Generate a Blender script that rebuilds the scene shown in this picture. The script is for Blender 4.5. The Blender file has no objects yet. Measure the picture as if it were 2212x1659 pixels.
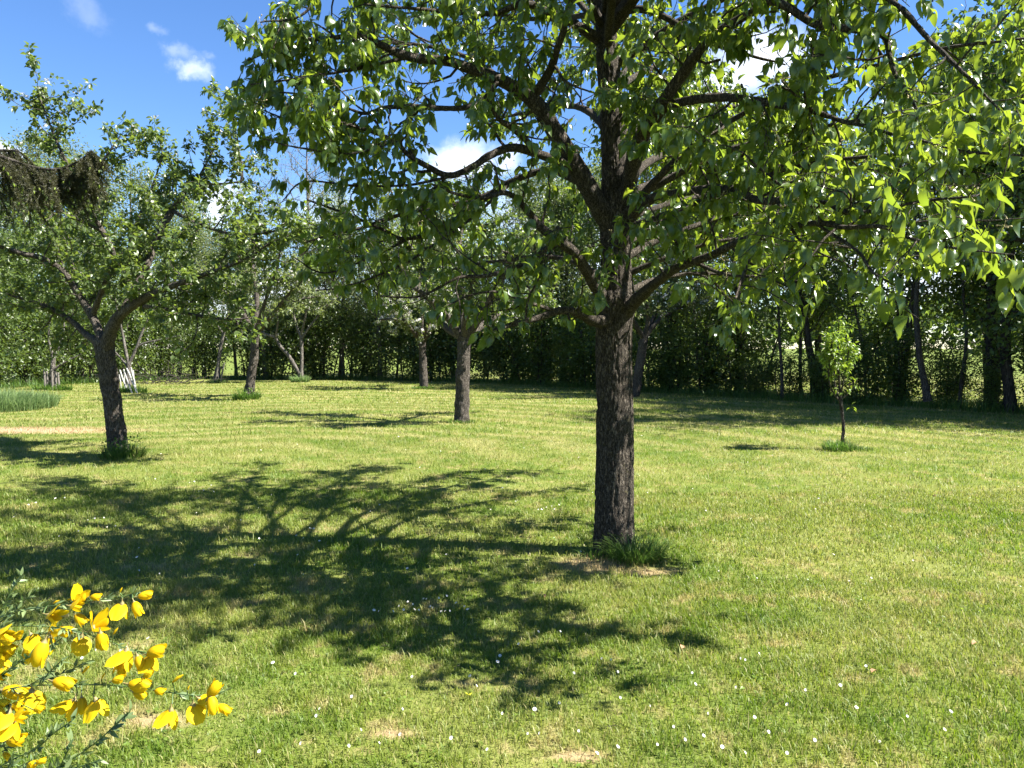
import bpy, math, random
import numpy as np
from mathutils import Matrix, Vector

# ------------------------------------------------------------------ camera, sky, sun, exposure
S = bpy.context.scene
COL = S.collection
F, CX, CY, HZ = 1661.0, 1106.0, 829.5, 752.0      # focal length and centre in px of a 2212 px wide picture
CAM_H = 1.6
PITCH = math.atan((CY - HZ) / F)
cam_d = bpy.data.cameras.new('camera'); cam = bpy.data.objects.new('camera', cam_d); COL.objects.link(cam)
cam_d.sensor_width = 36.0; cam_d.lens = 36.0 * F / 2212.0
cam_d.clip_start = 0.05; cam_d.clip_end = 3000
cam.location = (0, 0, CAM_H); cam.rotation_euler = (math.pi / 2 - PITCH, 0, 0)
S.camera = cam

SUN = np.array([1.0, -0.17, 0.0]); SUN /= np.linalg.norm(SUN)
ELEV = math.radians(50)
SUNV = np.array([SUN[0] * math.cos(ELEV), SUN[1] * math.cos(ELEV), math.sin(ELEV)])
sl = bpy.data.lights.new('sun', 'SUN'); so = bpy.data.objects.new('sun', sl); COL.objects.link(so)
sl.energy = 5.0; sl.angle = math.radians(0.55); sl.color = (1.0, 0.955, 0.87)
so.rotation_euler = Vector(SUNV).to_track_quat('Z', 'Y').to_euler()
S.view_settings.view_transform = 'Standard'; S.view_settings.look = 'None'
S.view_settings.gamma = 1.0; S.view_settings.use_curve_mapping = False
S.view_settings.exposure = 2.15
S.cycles.max_bounces = 8; S.cycles.transmission_bounces = 4; S.cycles.diffuse_bounces = 4
S.cycles.use_denoising = True
S.cycles.sample_clamp_indirect = 6.0


def ray(x, y):
    v = np.array([(x - CX) / F, 1.0, -(y - CY) / F])
    c, s = math.cos(-PITCH), math.sin(-PITCH)
    return np.array([v[0], c * v[1] - s * v[2], s * v[1] + c * v[2]])


def at(x, y, d):
    r = ray(x, y)
    return np.array([0, 0, CAM_H]) + r * (d / r[1])


def gnd(x, y):
    r = ray(x, y)
    return np.array([0, 0, CAM_H]) + r * (-CAM_H / r[2])


def proj(P):
    q = P - np.array([0, 0, CAM_H])
    c, s = math.cos(PITCH), math.sin(PITCH)
    yy = c * q[:, 1] - s * q[:, 2]; zz = s * q[:, 1] + c * q[:, 2]
    yy = np.maximum(yy, 1e-3)
    return CX + F * q[:, 0] / yy, CY - F * zz / yy, yy


world = bpy.data.worlds.new('World'); S.world = world; world.use_nodes = True
wt = world.node_tree; wn, wl = wt.nodes, wt.links
for n in list(wn): wn.remove(n)


def build_world():
    def N(t, **k):
        n = wn.new(t)
        for a, b in k.items(): setattr(n, a, b)
        return n

    def math_(op, a, b=None, c=None, clamp=False):
        n = N('ShaderNodeMath', operation=op, use_clamp=clamp)
        for i, v in enumerate((a, b, c)):
            if v is None: continue
            if isinstance(v, (int, float)): n.inputs[i].default_value = v
            else: wl.new(v, n.inputs[i])
        return n.outputs[0]
    sky = N('ShaderNodeTexSky', sky_type='NISHITA', sun_disc=False)
    sky.sun_elevation = ELEV; sky.sun_rotation = math.atan2(SUN[0], SUN[1])
    sky.air_density = 1.0; sky.dust_density = 0.0; sky.ozone_density = 4.0
    bg = N('ShaderNodeBackground'); bg.inputs[1].default_value = 0.053
    out = N('ShaderNodeOutputWorld')
    tc = N('ShaderNodeTexCoord')
    nz = N('ShaderNodeTexNoise'); nz.inputs['Scale'].default_value = 9.0; nz.inputs['Detail'].default_value = 9; nz.inputs['Roughness'].default_value = 0.6
    wl.new(tc.outputs['Generated'], nz.inputs['Vector'])
    sub = N('ShaderNodeVectorMath', operation='SUBTRACT'); wl.new(nz.outputs['Color'], sub.inputs[0]); sub.inputs[1].default_value = (.5, .5, .5)
    sc = N('ShaderNodeVectorMath', operation='SCALE'); wl.new(sub.outputs[0], sc.inputs[0]); sc.inputs['Scale'].default_value = 0.12
    add = N('ShaderNodeVectorMath', operation='ADD'); wl.new(tc.outputs['Generated'], add.inputs[0]); wl.new(sc.outputs[0], add.inputs[1])
    blobs = [(412, 158, 34, .62), (388, 112, 26, .22), (432, 120, 20, .22), (160, 14, 34, .14), (350, 50, 22, .14),
             (1000, 335, 62, .9), (1090, 330, 34, .6), (1640, 120, 95, 1.), (1560, 195, 80, .95), (1480, 260, 60, .8),
             (480, 440, 55, .75), (20, 345, 42, .95), (690, 490, 90, .6), (1900, 560, 190, .8), (2120, 610, 170, .8),
             (1700, 520, 150, .7), (1420, 480, 70, .5), (1300, 560, 120, .6), (900, 560, 130, .6), (1980, 300, 110, .8)]
    mask = None
    for x, y, r, a in blobs:
        v = ray(x, y); v = v / np.linalg.norm(v)
        d = N('ShaderNodeVectorMath', operation='SUBTRACT'); wl.new(add.outputs[0], d.inputs[0]); d.inputs[1].default_value = tuple(v)
        m = N('ShaderNodeVectorMath', operation='MULTIPLY'); wl.new(d.outputs[0], m.inputs[0]); m.inputs[1].default_value = (1, 1, 1.5)
        L = N('ShaderNodeVectorMath', operation='LENGTH'); wl.new(m.outputs[0], L.inputs[0])
        mr = N('ShaderNodeMapRange', interpolation_type='SMOOTHSTEP')
        mr.inputs['From Min'].default_value = r / F * 1.45; mr.inputs['From Max'].default_value = r / F * 0.1
        mr.inputs['To Min'].default_value = 0; mr.inputs['To Max'].default_value = a
        wl.new(L.outputs['Value'], mr.inputs['Value'])
        mask = mr.outputs[0] if mask is None else math_('MAXIMUM', mask, mr.outputs[0])
    # fair-weather cumulus over the rest of the sky, low down all round
    mp = N('ShaderNodeMapping'); mp.inputs['Scale'].default_value = (1, 1, 2.6); wl.new(tc.outputs['Generated'], mp.inputs['Vector'])
    n2 = N('ShaderNodeTexNoise'); n2.inputs['Scale'].default_value = 3.1; n2.inputs['Detail'].default_value = 8; wl.new(mp.outputs[0], n2.inputs['Vector'])
    c2 = N('ShaderNodeMapRange', interpolation_type='SMOOTHSTEP'); c2.inputs['From Min'].default_value = .54; c2.inputs['From Max'].default_value = .68; c2.inputs['To Max'].default_value = .9
    wl.new(n2.outputs['Fac'], c2.inputs['Value'])
    sp = N('ShaderNodeSeparateXYZ'); wl.new(tc.outputs['Generated'], sp.inputs[0])
    lowb = N('ShaderNodeMapRange', interpolation_type='SMOOTHSTEP'); lowb.inputs['From Min'].default_value = .26; lowb.inputs['From Max'].default_value = .1
    wl.new(sp.outputs['Z'], lowb.inputs['Value'])
    mask = math_('MAXIMUM', mask, math_('MULTIPLY', c2.outputs[0], lowb.outputs[0]))
    mask = math_('MULTIPLY', mask, math_('ADD', math_('MULTIPLY', nz.outputs['Fac'], 1.6), .2), clamp=True)
    mix = N('ShaderNodeMix', data_type='RGBA'); wl.new(mask, mix.inputs['Factor'])
    hsv = N('ShaderNodeHueSaturation'); hsv.inputs['Saturation'].default_value = 1.18; hsv.inputs['Hue'].default_value = .508; wl.new(sky.outputs[0], hsv.inputs['Color'])
    wl.new(hsv.outputs[0], mix.inputs['A']); mix.inputs['B'].default_value = (7.6, 7.9, 8.5, 1)
    wl.new(mix.outputs['Result'], bg.inputs[0]); wl.new(bg.outputs[0], out.inputs[0])


build_world()
rng = np.random.default_rng(7)
R = random.Random(5)
UP = np.array([0, 0, 1.0])


# ------------------------------------------------------------------ helpers
def nrm(v):
    v = np.asarray(v, float)
    return v / np.maximum(np.linalg.norm(v, axis=-1, keepdims=True), 1e-9)


def _h(ix, iy, iz):
    n = (ix * 374761393 + iy * 668265263 + iz * 2147483647 % 1274126177) & 0xffffffff
    n = ((n ^ (n >> 13)) * 1274126177) & 0xffffffff
    return ((n ^ (n >> 16)) & 0xffff) / 65535.0


def vnoise(p):
    p = np.asarray(p, float); i = np.floor(p).astype(np.int64); f = p - i; f = f * f * (3 - 2 * f)
    o = 0
    for a in (0, 1):
        for b in (0, 1):
            for c in (0, 1):
                w = (f[..., 0] if a else 1 - f[..., 0]) * (f[..., 1] if b else 1 - f[..., 1]) * (f[..., 2] if c else 1 - f[..., 2])
                o = o + w * _h(i[..., 0] + a, i[..., 1] + b, (i[..., 2] + c) * 73)
    return o


def fbm(p, n=3):
    o, a, t = 0, 1, 0
    for k in range(n):
        o = o + a * vnoise(p * 2 ** k + 17.3 * k); t += a; a *= .5
    return o / t


class MB:
    """collects arrays; build() links them as ONE mesh object"""
    def __init__(s): s.v, s.f, s.t, s.u, s.m, s.n = [], [], [], [], [], 0

    def add(s, v, f, tint=None, uv=None, mat=0):
        v = np.asarray(v, float).reshape(-1, 3); f = np.asarray(f, np.int64)
        if len(v) == 0: return
        s.v.append(v); s.f.append(f + s.n); s.m.append((len(f), mat)); s.n += len(v)
        s.t.append(np.full(len(v), .5) if tint is None else np.broadcast_to(np.asarray(tint, float), (len(v),)))
        s.u.append(np.zeros((len(v), 3)) if uv is None else np.asarray(uv, float))

    def mesh(s, name, mats, base=(0, 0, 0), smooth=True):
        me = bpy.data.meshes.new(name)
        if s.v:
            V = np.concatenate(s.v) - np.asarray(base, float)
            me.vertices.add(len(V)); me.vertices.foreach_set('co', V.astype(np.float32).ravel())
            tot = np.concatenate([np.full(len(f), f.shape[1], np.int32) for f in s.f])
            idx = np.concatenate([f.ravel() for f in s.f]).astype(np.int32)
            me.loops.add(len(idx)); me.loops.foreach_set('vertex_index', idx)
            me.polygons.add(len(tot))
            st = np.zeros(len(tot), np.int32); st[1:] = np.cumsum(tot)[:-1]
            me.polygons.foreach_set('loop_start', st)
            me.polygons.foreach_set('loop_total', tot)
            me.polygons.foreach_set('material_index', np.concatenate([np.full(a, b, np.int32) for a, b in s.m]))
            me.polygons.foreach_set('use_smooth', np.full(len(tot), smooth, bool))
            a = me.attributes.new('tint', 'FLOAT', 'POINT'); a.data.foreach_set('value', np.concatenate(s.t).astype(np.float32))
            a = me.attributes.new('luv', 'FLOAT_VECTOR', 'POINT'); a.data.foreach_set('vector', np.concatenate(s.u).astype(np.float32).ravel())
            me.update(calc_edges=True)
        for m in (mats if isinstance(mats, (list, tuple)) else [mats]): me.materials.append(m)
        return me

    def build(s, name, mats, parent=None, base=(0, 0, 0), kind=None, smooth=True):
        me = s.mesh(name, mats, base, smooth)
        return link(name, me, parent, kind=kind)


def link(name, me, parent=None, loc=(0, 0, 0), kind=None):
    o = bpy.data.objects.new(name, me); COL.objects.link(o); o.location = loc
    if parent: o.parent = parent
    if kind: o['kind'] = kind
    return o


def tag(o, label=None, cat=None, group=None, kind=None):
    if label: o['label'] = label
    if cat: o['category'] = cat
    if group: o['group'] = group
    if kind: o['kind'] = kind
    return o


def thing(name, label, cat, loc=(0, 0, 0), group=None, rz=0.0, sc=1.0):
    o = bpy.data.objects.new(name, None); COL.objects.link(o); o.empty_display_size = .2
    o.location = tuple(map(float, loc)); o.rotation_euler = (0, 0, rz); o.scale = (sc, sc, sc) if isinstance(sc, (int, float)) else sc
    return tag(o, label, cat, group)


def spline(P, n):
    """Catmull-Rom through rows of P (any width) at n samples"""
    P = np.asarray(P, float)
    if len(P) == 2: P = np.array([P[0], (P[0] + P[1]) / 2, P[1]])
    Q = np.vstack([2 * P[0] - P[1], P, 2 * P[-1] - P[-2]])
    t = np.linspace(0, len(P) - 1 - 1e-6, n); i = t.astype(int); f = (t - i)[:, None]
    a, b, c, d = Q[i], Q[i + 1], Q[i + 2], Q[i + 3]
    return .5 * (2 * b + (c - a) * f + (2 * a - 5 * b + 4 * c - d) * f ** 2 + (3 * b - a - 3 * c + d) * f ** 3)


def tube(mb, P, rad, sides=6, rough=0.0, fr=9.0, tint=None, mat=0, bark=None):
    P = np.asarray(P, float); n = len(P)
    rad = np.broadcast_to(np.asarray(rad, float), (n,))
    T = nrm(np.gradient(P, axis=0))
    A = np.empty_like(P)
    a = np.cross(T[0], [0, 0, 1.0] if abs(T[0][2]) < .9 else [1.0, 0, 0]); a /= np.linalg.norm(a)
    for i in range(n):
        a = a - T[i] * a.dot(T[i]); a /= max(np.linalg.norm(a), 1e-9); A[i] = a
    B = np.cross(T, A)
    th = np.linspace(0, 2 * math.pi, sides, endpoint=False)
    ring = np.cos(th)[None, :, None] * A[:, None] + np.sin(th)[None, :, None] * B[:, None]
    rr = np.repeat(rad[:, None], sides, 1)
    if rough or bark is not None:
        V0 = P[:, None] + ring * rr[..., None]
        if rough: rr = rr * (1 + rough * (fbm(V0 * fr, 2) - .5) * 2)
        if bark is not None: rr = rr + bark(V0, th, rr)
    V = P[:, None] + ring * rr[..., None]
    k = np.arange(sides); k2 = (k + 1) % sides
    f = np.concatenate([np.stack([i * sides + k, i * sides + k2, (i + 1) * sides + k2, (i + 1) * sides + k], 1) for i in range(n - 1)])
    base = mb.n
    mb.add(V.reshape(-1, 3), f, tint, None, mat)
    tip = np.vstack([P[-1] + T[-1] * rad[-1] * .6, V[-1]])
    mb.add(tip, np.stack([np.zeros(sides, int), 1 + k, 1 + k2], 1), tint if np.isscalar(tint) or tint is None else .5, None, mat)


def grow(p, d, length, segs, wander, up, r):
    P = [np.array(p, float)]; d = nrm(d); st = length / segs
    for i in range(segs):
        d = nrm(d + r.normal(0, wander, 3) + UP * up)
        P.append(P[-1] + d * st)
    return np.array(P)


def frames(d, n):
    d = nrm(d); n = n - d * np.sum(n * d, 1, keepdims=True); n = nrm(n)
    return np.cross(d, n), d, n


def cloud(mb, tpl, pos, d, n, size, tint, mat=0):
    """many copies of a small template (v, f, uv) as one set of arrays"""
    tv, tf, tu = tpl
    if len(pos) == 0: return
    x, y, z = frames(d, n)
    size = np.broadcast_to(np.asarray(size, float), (len(pos),))
    V = pos[:, None] + size[:, None, None] * (tv[None, :, 0:1] * x[:, None] + tv[None, :, 1:2] * y[:, None] + tv[None, :, 2:3] * z[:, None])
    N, K = len(pos), len(tv)
    f = (tf[None] + (np.arange(N) * K)[:, None, None]).reshape(-1, tf.shape[1])
    mb.add(V.reshape(-1, 3), f, np.repeat(np.broadcast_to(tint, (N,)), K), np.tile(tu, (N, 1)), mat)


def leaf_tpl(wid=.3, fold=.25, curl=.3, rows=5, petiole=.4, tipw=.6, wave=0.0):
    """ovate pointed leaf along +y, length 1, with its stalk; folded on the midrib and curled at the tip"""
    v, u = [], []
    ys = np.linspace(0, 1, rows)
    for i, y in enumerate(ys):
        w = wid * (math.sin(math.pi * min(1, y ** tipw)) ** .8 if 0 < y < 1 else 0.012)
        zc = -curl * y * y
        s = math.sin(y * 9) * wave
        for sx in (-1, 0, 1):
            v.append((sx * w, y - curl * .25 * y ** 3, zc + abs(sx) * w * fold + sx * s)); u.append((sx * (w / wid), y, 0))
    f = []
    for i in range(rows - 1):
        for c in (0, 1):
            a = i * 3 + c; f += [(a, a + 1, a + 4), (a, a + 4, a + 3)]
    if petiole:
        b = len(v)
        v += [(-.012, -petiole, petiole * .35), (.012, -petiole, petiole * .35), (.014, 0, 0), (-.014, 0, 0)]
        u += [(0, 0, 1)] * 4
        f += [(b, b + 1, b + 2), (b, b + 2, b + 3)]
    v = np.array(v); v[:, 1] += petiole; v[:, 2] -= petiole * .35
    return v, np.array(f), np.array(u, float)


QUAD = (np.array([(0, 0, 0), (.32, .45, .09), (0, 1, -.1), (-.32, .45, .09)], float), np.array([(0, 1, 2), (0, 2, 3)]),
        np.array([(0, 0, 0), (1, .45, 0), (0, 1, 0), (-1, .45, 0)], float))
PEAR_FINE = [leaf_tpl(.25, .4, .35, 8, wave=.02), leaf_tpl(.29, .25, .6, 8), leaf_tpl(.21, .6, .2, 8, wave=.03), leaf_tpl(.27, .35, .85, 8, wave=.04)]
PEAR = [leaf_tpl(.25, .4, .35), leaf_tpl(.29, .25, .6), leaf_tpl(.21, .6, .2), leaf_tpl(.27, .35, .85, wave=.04)]
APPLE = [leaf_tpl(.33, .3, .3, 4, .25), leaf_tpl(.29, .5, .15, 4, .25)]
fl = [(0, 0, .1)]
for k in range(5):
    for j, (rr, dz) in enumerate(((.25, .05), (.5, .25), (.52, .22))):
        a = 2 * math.pi * (k + (0, -.3, .3)[j]) / 5; fl.append((rr * math.cos(a), rr * math.sin(a), dz))
BLOSSOM = (np.array(fl, float), np.array([t for k in range(5) for t in ((0, 3 * k + 1, 3 * k + 2), (3 * k + 1, 3 * k + 3, 3 * k + 2), (0, 3 * k + 3, 3 * k + 1))]), np.zeros((16, 3)))


# ------------------------------------------------------------------ materials
def mat(name):
    m = bpy.data.materials.new(name); m.use_nodes = True
    nt = m.node_tree
    for n in list(nt.nodes): nt.nodes.remove(n)
    out = nt.nodes.new('ShaderNodeOutputMaterial')

    def N(t, ins=None, **k):
        n = nt.nodes.new(t)
        for a, b in k.items(): setattr(n, a, b)
        for a, b in (ins or {}).items():
            if isinstance(b, bpy.types.NodeSocket): nt.links.new(b, n.inputs[a])
            else: n.inputs[a].default_value = b
        return n
    return m, nt, N, out


def rgb(c): return (c[0], c[1], c[2], 1)


ALB = .80          # all surface colours share one scale, set with the exposure


def mixc(N, f, a, b):
    n = N('ShaderNodeMix', data_type='RGBA')
    nt = n.id_data
    for k, v in (('Factor', f), ('A', a), ('B', b)):
        if isinstance(v, bpy.types.NodeSocket): nt.links.new(v, n.inputs[k])
        else: n.inputs[k].default_value = v if k == 'Factor' else rgb([q * ALB for q in v])
    return n.outputs['Result']


def ramp(N, f, lo, hi):
    return N('ShaderNodeMapRange', {'Value': f, 'From Min': lo, 'From Max': hi}, interpolation_type='SMOOTHSTEP').outputs[0]


def leaf_mat(name, c0, c1, tr, rough=.42, tw=.4, rib=None, under=None, spec=.5):
    m, nt, N, out = mat(name)
    t = N('ShaderNodeAttribute', attribute_name='tint').outputs['Fac']
    c = mixc(N, t, c0, c1)
    trc = mixc(N, t, (tr[0] * .7, tr[1] * .8, tr[2]), tr)
    if rib:
        u = N('ShaderNodeAttribute', attribute_name='luv')
        sp = N('ShaderNodeSeparateXYZ', {0: u.outputs['Vector']})
        ab = N('ShaderNodeMath', {0: sp.outputs['X']}, operation='ABSOLUTE').outputs[0]
        f = ramp(N, ab, .09, .02)
        # side veins
        w = N('ShaderNodeMath', {0: ab, 1: -.35, 2: sp.outputs['Y']}, operation='MULTIPLY_ADD').outputs[0]
        s = N('ShaderNodeMath', {0: N('ShaderNodeMath', {0: w, 1: 62.0}, operation='MULTIPLY').outputs[0]}, operation='SINE').outputs[0]
        f2 = N('ShaderNodeMath', {0: ramp(N, s, .8, 1.0), 1: .22}, operation='MULTIPLY').outputs[0]
        ff = N('ShaderNodeMath', {0: f, 1: f2}, operation='MAXIMUM').outputs[0]
        c = mixc(N, N('ShaderNodeMath', {0: ff, 1: .7}, operation='MULTIPLY').outputs[0], c, rib)
        c = mixc(N, ramp(N, sp.outputs['Z'], .4, .6), c, (rib[0] * 1.2, rib[1] * 1.1, rib[2]))
    if under:
        c = mixc(N, N('ShaderNodeNewGeometry').outputs['Backfacing'], c, under)
    p = N('ShaderNodeBsdfPrincipled', {'Base Color': c, 'Roughness': rough, 'Specular IOR Level': spec})
    tl = N('ShaderNodeBsdfTranslucent', {'Color': trc})
    ms = N('ShaderNodeMixShader', {0: tw, 1: p.outputs[0], 2: tl.outputs[0]})
    nt.links.new(ms.outputs[0], out.inputs[0])
    return m


def bark_mat(name, c0, c1, c2, scale=14, stretch=.35, bump=.5, lichen=0.0, dist=.012):
    m, nt, N, out = mat(name)
    co = N('ShaderNodeTexCoord').outputs['Object']
    mp = N('ShaderNodeMapping', {'Vector': co, 'Scale': (1, 1, stretch)}).outputs[0]
    wob = N('ShaderNodeTexNoise', {'Vector': mp, 'Scale': scale * .8, 'Detail': 4.0})
    av = N('ShaderNodeVectorMath', {0: mp, 1: N('ShaderNodeVectorMath', {0: wob.outputs['Color'], 'Scale': .05}, operation='SCALE').outputs[0]}, operation='ADD').outputs[0]
    vo = N('ShaderNodeTexVoronoi', {'Vector': av, 'Scale': scale * 2.2}, feature='DISTANCE_TO_EDGE').outputs['Distance']
    vc = N('ShaderNodeTexVoronoi', {'Vector': av, 'Scale': scale * 2.2}).outputs['Color']
    nz = N('ShaderNodeTexNoise', {'Vector': mp, 'Scale': scale * 5, 'Detail': 6.0}).outputs['Fac']
    big = N('ShaderNodeTexNoise', {'Vector': co, 'Scale': 2.6, 'Detail': 5.0}).outputs['Fac']
    crack = ramp(N, vo, 0.0, .12)
    c = mixc(N, N('ShaderNodeSeparateColor', {0: vc}).outputs[0], c0, c1)
    c = mixc(N, ramp(N, nz, .35, .7), c, c2)
    c = mixc(N, N('ShaderNodeMath', {0: ramp(N, big, .45, .65), 1: .6}, operation='MULTIPLY').outputs[0], c, c1)
    if lichen:
        ln = N('ShaderNodeTexNoise', {'Vector': co, 'Scale': 11.0, 'Detail': 7.0, 'Roughness': .7}).outputs['Fac']
        c = mixc(N, ramp(N, ln, .64 - lichen * .1, .7), c, (.15, .135, .06))
    c = mixc(N, N('ShaderNodeMath', {0: crack, 1: .5, 2: .5}, operation='MULTIPLY_ADD').outputs[0], (c0[0] * .35, c0[1] * .35, c0[2] * .35), c)
    fis = N('ShaderNodeTexNoise', {'Vector': mp, 'Scale': scale * 1.7, 'Detail': 7.0, 'Roughness': .65, 'Distortion': .6}).outputs['Fac']
    fis = ramp(N, N('ShaderNodeMath', {0: N('ShaderNodeMath', {0: fis, 1: .5}, operation='SUBTRACT').outputs[0]}, operation='ABSOLUTE').outputs[0], .0, .055)
    c = mixc(N, fis, (c0[0] * .4, c0[1] * .4, c0[2] * .4), c)
    h = N('ShaderNodeMath', {0: N('ShaderNodeMath', {0: crack, 1: fis}, operation='MULTIPLY').outputs[0], 1: N('ShaderNodeMath', {0: nz, 1: .7}, operation='MULTIPLY').outputs[0]}, operation='ADD').outputs[0]
    b = N('ShaderNodeBump', {'Height': h, 'Strength': bump, 'Distance': dist})
    p = N('ShaderNodeBsdfPrincipled', {'Base Color': c, 'Roughness': .92, 'Normal': b.outputs[0], 'Specular IOR Level': .2})
    nt.links.new(p.outputs[0], out.inputs[0])
    return m


def plain_mat(name, c0, c1, rough=.6, scale=30, transl=0):
    m, nt, N, out = mat(name)
    nz = N('ShaderNodeTexNoise', {'Vector': N('ShaderNodeTexCoord').outputs['Object'], 'Scale': float(scale), 'Detail': 4.0}).outputs['Fac']
    c = mixc(N, ramp(N, nz, .3, .7), c0, c1)
    p = N('ShaderNodeBsdfPrincipled', {'Base Color': c, 'Roughness': rough})
    sh = p.outputs[0]
    if transl:
        tl = N('ShaderNodeBsdfTranslucent', {'Color': c})
        sh = N('ShaderNodeMixShader', {0: transl, 1: sh, 2: tl.outputs[0]}).outputs[0]
    nt.links.new(sh, out.inputs[0])
    return m


DRY = [tuple(gnd(20, 930)[:2]) + (2.1, .6), tuple(gnd(1240, 1640)[:2]) + (.16, .06), tuple(gnd(840, 1590)[:2]) + (.16, .06),
       tuple(gnd(1395, 1235)[:2]) + (.28, .16), tuple(gnd(1300, 1215)[:2]) + (.45, .28), tuple(gnd(330, 1560)[:2]) + (.2, .1)]


def lawn_group():
    """colour of the lawn at a place: green, paler, straw-coloured and bare patches, mowing tracks"""
    g = bpy.data.node_groups.new('lawn_tint', 'ShaderNodeTree')
    g.interface.new_socket('Color', in_out='OUTPUT', socket_type='NodeSocketColor')
    g.interface.new_socket('Dry', in_out='OUTPUT', socket_type='NodeSocketFloat')
    go = g.nodes.new('NodeGroupOutput')

    def N(t, ins=None, **k):
        n = g.nodes.new(t)
        for a, b in k.items(): setattr(n, a, b)
        for a, b in (ins or {}).items():
            if isinstance(b, bpy.types.NodeSocket): g.links.new(b, n.inputs[a])
            else: n.inputs[a].default_value = b
        return n

    def M(op, a, b=0.0, c=None):
        d = {0: a, 1: b}
        if c is not None: d[2] = c
        return N('ShaderNodeMath', d, operation=op).outputs[0]
    pos = N('ShaderNodeNewGeometry').outputs['Position']
    fl_ = N('ShaderNodeVectorMath', {0: pos, 1: (1, 1, 0)}, operation='MULTIPLY').outputs[0]
    n1 = N('ShaderNodeTexNoise', {'Vector': fl_, 'Scale': .55, 'Detail': 4.0, 'Roughness': .55}).outputs['Fac']
    n2 = N('ShaderNodeTexNoise', {'Vector': fl_, 'Scale': 2.6, 'Detail': 5.0, 'Roughness': .65}).outputs['Fac']
    n3 = N('ShaderNodeTexNoise', {'Vector': fl_, 'Scale': 9.0, 'Detail': 4.0, 'Roughness': .6}).outputs['Fac']
    n4 = N('ShaderNodeTexNoise', {'Vector': fl_, 'Scale': .16, 'Detail': 3.0}).outputs['Fac']
    c = mixc(N, ramp(N, n2, .3, .66), (.086, .145, .019), (.162, .203, .033))
    c = mixc(N, M('MULTIPLY', ramp(N, n1, .38, .64), .8), c, (.215, .235, .060))
    straw = M('MULTIPLY', ramp(N, M('ADD', M('MULTIPLY', n3, .45), M('MULTIPLY', n2, .62)),           .55, .67), .8)
    c = mixc(N, straw, c, (.33, .27, .125))
    # mowing tracks: rings round the middle of the orchard, stronger farther off
    d = N('ShaderNodeVectorMath', {0: fl_, 1: (-5.0, 9.0, 0)}, operation='SUBTRACT').outputs[0]
    L = N('ShaderNodeVectorMath', {0: d}, operation='LENGTH').outputs['Value']
    L = M('ADD', L, M('MULTIPLY', n4, 5.0)); L = M('ADD', L, M('MULTIPLY', n2, .5))
    w = M('ADD', M('MULTIPLY', M('SINE', M('MULTIPLY', L, 5.4)), .5), .5)
    fade = ramp(N, N('ShaderNodeSeparateXYZ', {0: pos}).outputs['Y'], 8.5, 15.0)
    c = mixc(N, M('MULTIPLY', M('MULTIPLY', ramp(N, w, .45, 1.0), fade), M('ADD', M('MULTIPLY', ramp(N, n1, .3, .6), .55), .35)), c, (.29, .275, .105))
    c = mixc(N, M('MULTIPLY', M('MULTIPLY', ramp(N, w, .45, 0.0), fade), .4), c, (.095, .150, .022))
    farf = ramp(N, N('ShaderNodeVectorMath', {0: pos}, operation='LENGTH').outputs['Value'], 42.0, 60.0)
    c = mixc(N, farf, c, (.135, .185, .035))
    dry = None
    for x, y, rx, ry in DRY:
        q = N('ShaderNodeVectorMath', {0: N('ShaderNodeVectorMath', {0: fl_, 1: (x, y, 0)}, operation='SUBTRACT').outputs[0], 1: (1 / rx, 1 / ry, 0)}, operation='MULTIPLY').outputs[0]
        l2 = M('ADD', N('ShaderNodeVectorMath', {0: q}, operation='LENGTH').outputs['Value'], M('MULTIPLY', M('SUBTRACT', n2, .5), 2.0))
        f = ramp(N, l2, 1.1, .35)
        if rx > 2: f = M('MINIMUM', M('MULTIPLY', ramp(N, l2, 1.5, .5), 1.4), 1.4)
        dry = f if dry is None else M('MAXIMUM', dry, f)
    c = mixc(N, M('MULTIPLY', dry, .7), c, (.42, .29, .175))
    g.links.new(c, go.inputs['Color']); g.links.new(dry, go.inputs['Dry'])
    return g


LG = lawn_group()


def lawn_mat():
    m, nt, N, out = mat('mown_lawn')
    g = N('ShaderNodeGroup'); g.node_tree = LG
    pos = N('ShaderNodeNewGeometry').outputs['Position']
    nz = N('ShaderNodeTexNoise', {'Vector': pos, 'Scale': 55.0, 'Detail': 5.0, 'Roughness': .7}).outputs['Fac']
    fine = N('ShaderNodeTexNoise', {'Vector': pos, 'Scale': 160.0, 'Detail': 3.0}).outputs['Fac']
    cm = N('ShaderNodeMix', {'Factor': .42, 'A': (0, 0, 0, 1)}, data_type='RGBA'); nt.links.new(g.outputs[0], cm.inputs['B'])
    c = N('ShaderNodeMix', data_type='RGBA')
    nt.links.new(ramp(N, nz, .3, .7), c.inputs['Factor']); nt.links.new(g.outputs[0], c.inputs['B'])
    dk = N('ShaderNodeMix', {'Factor': .38}, data_type='RGBA'); nt.links.new(g.outputs[0], dk.inputs['A']); dk.inputs['B'].default_value = (.09, .085, .03, 1)
    nt.links.new(dk.outputs['Result'], c.inputs['A'])
    h = N('ShaderNodeMath', {0: nz, 1: fine}, operation='ADD').outputs[0]
    b = N('ShaderNodeBump', {'Height': h, 'Strength': .5, 'Distance': .03})
    p = N('ShaderNodeBsdfPrincipled', {'Base Color': c.outputs['Result'], 'Roughness': .95, 'Normal': b.outputs[0], 'Specular IOR Level': .1})
    nt.links.new(p.outputs[0], out.inputs[0])
    return m


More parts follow.
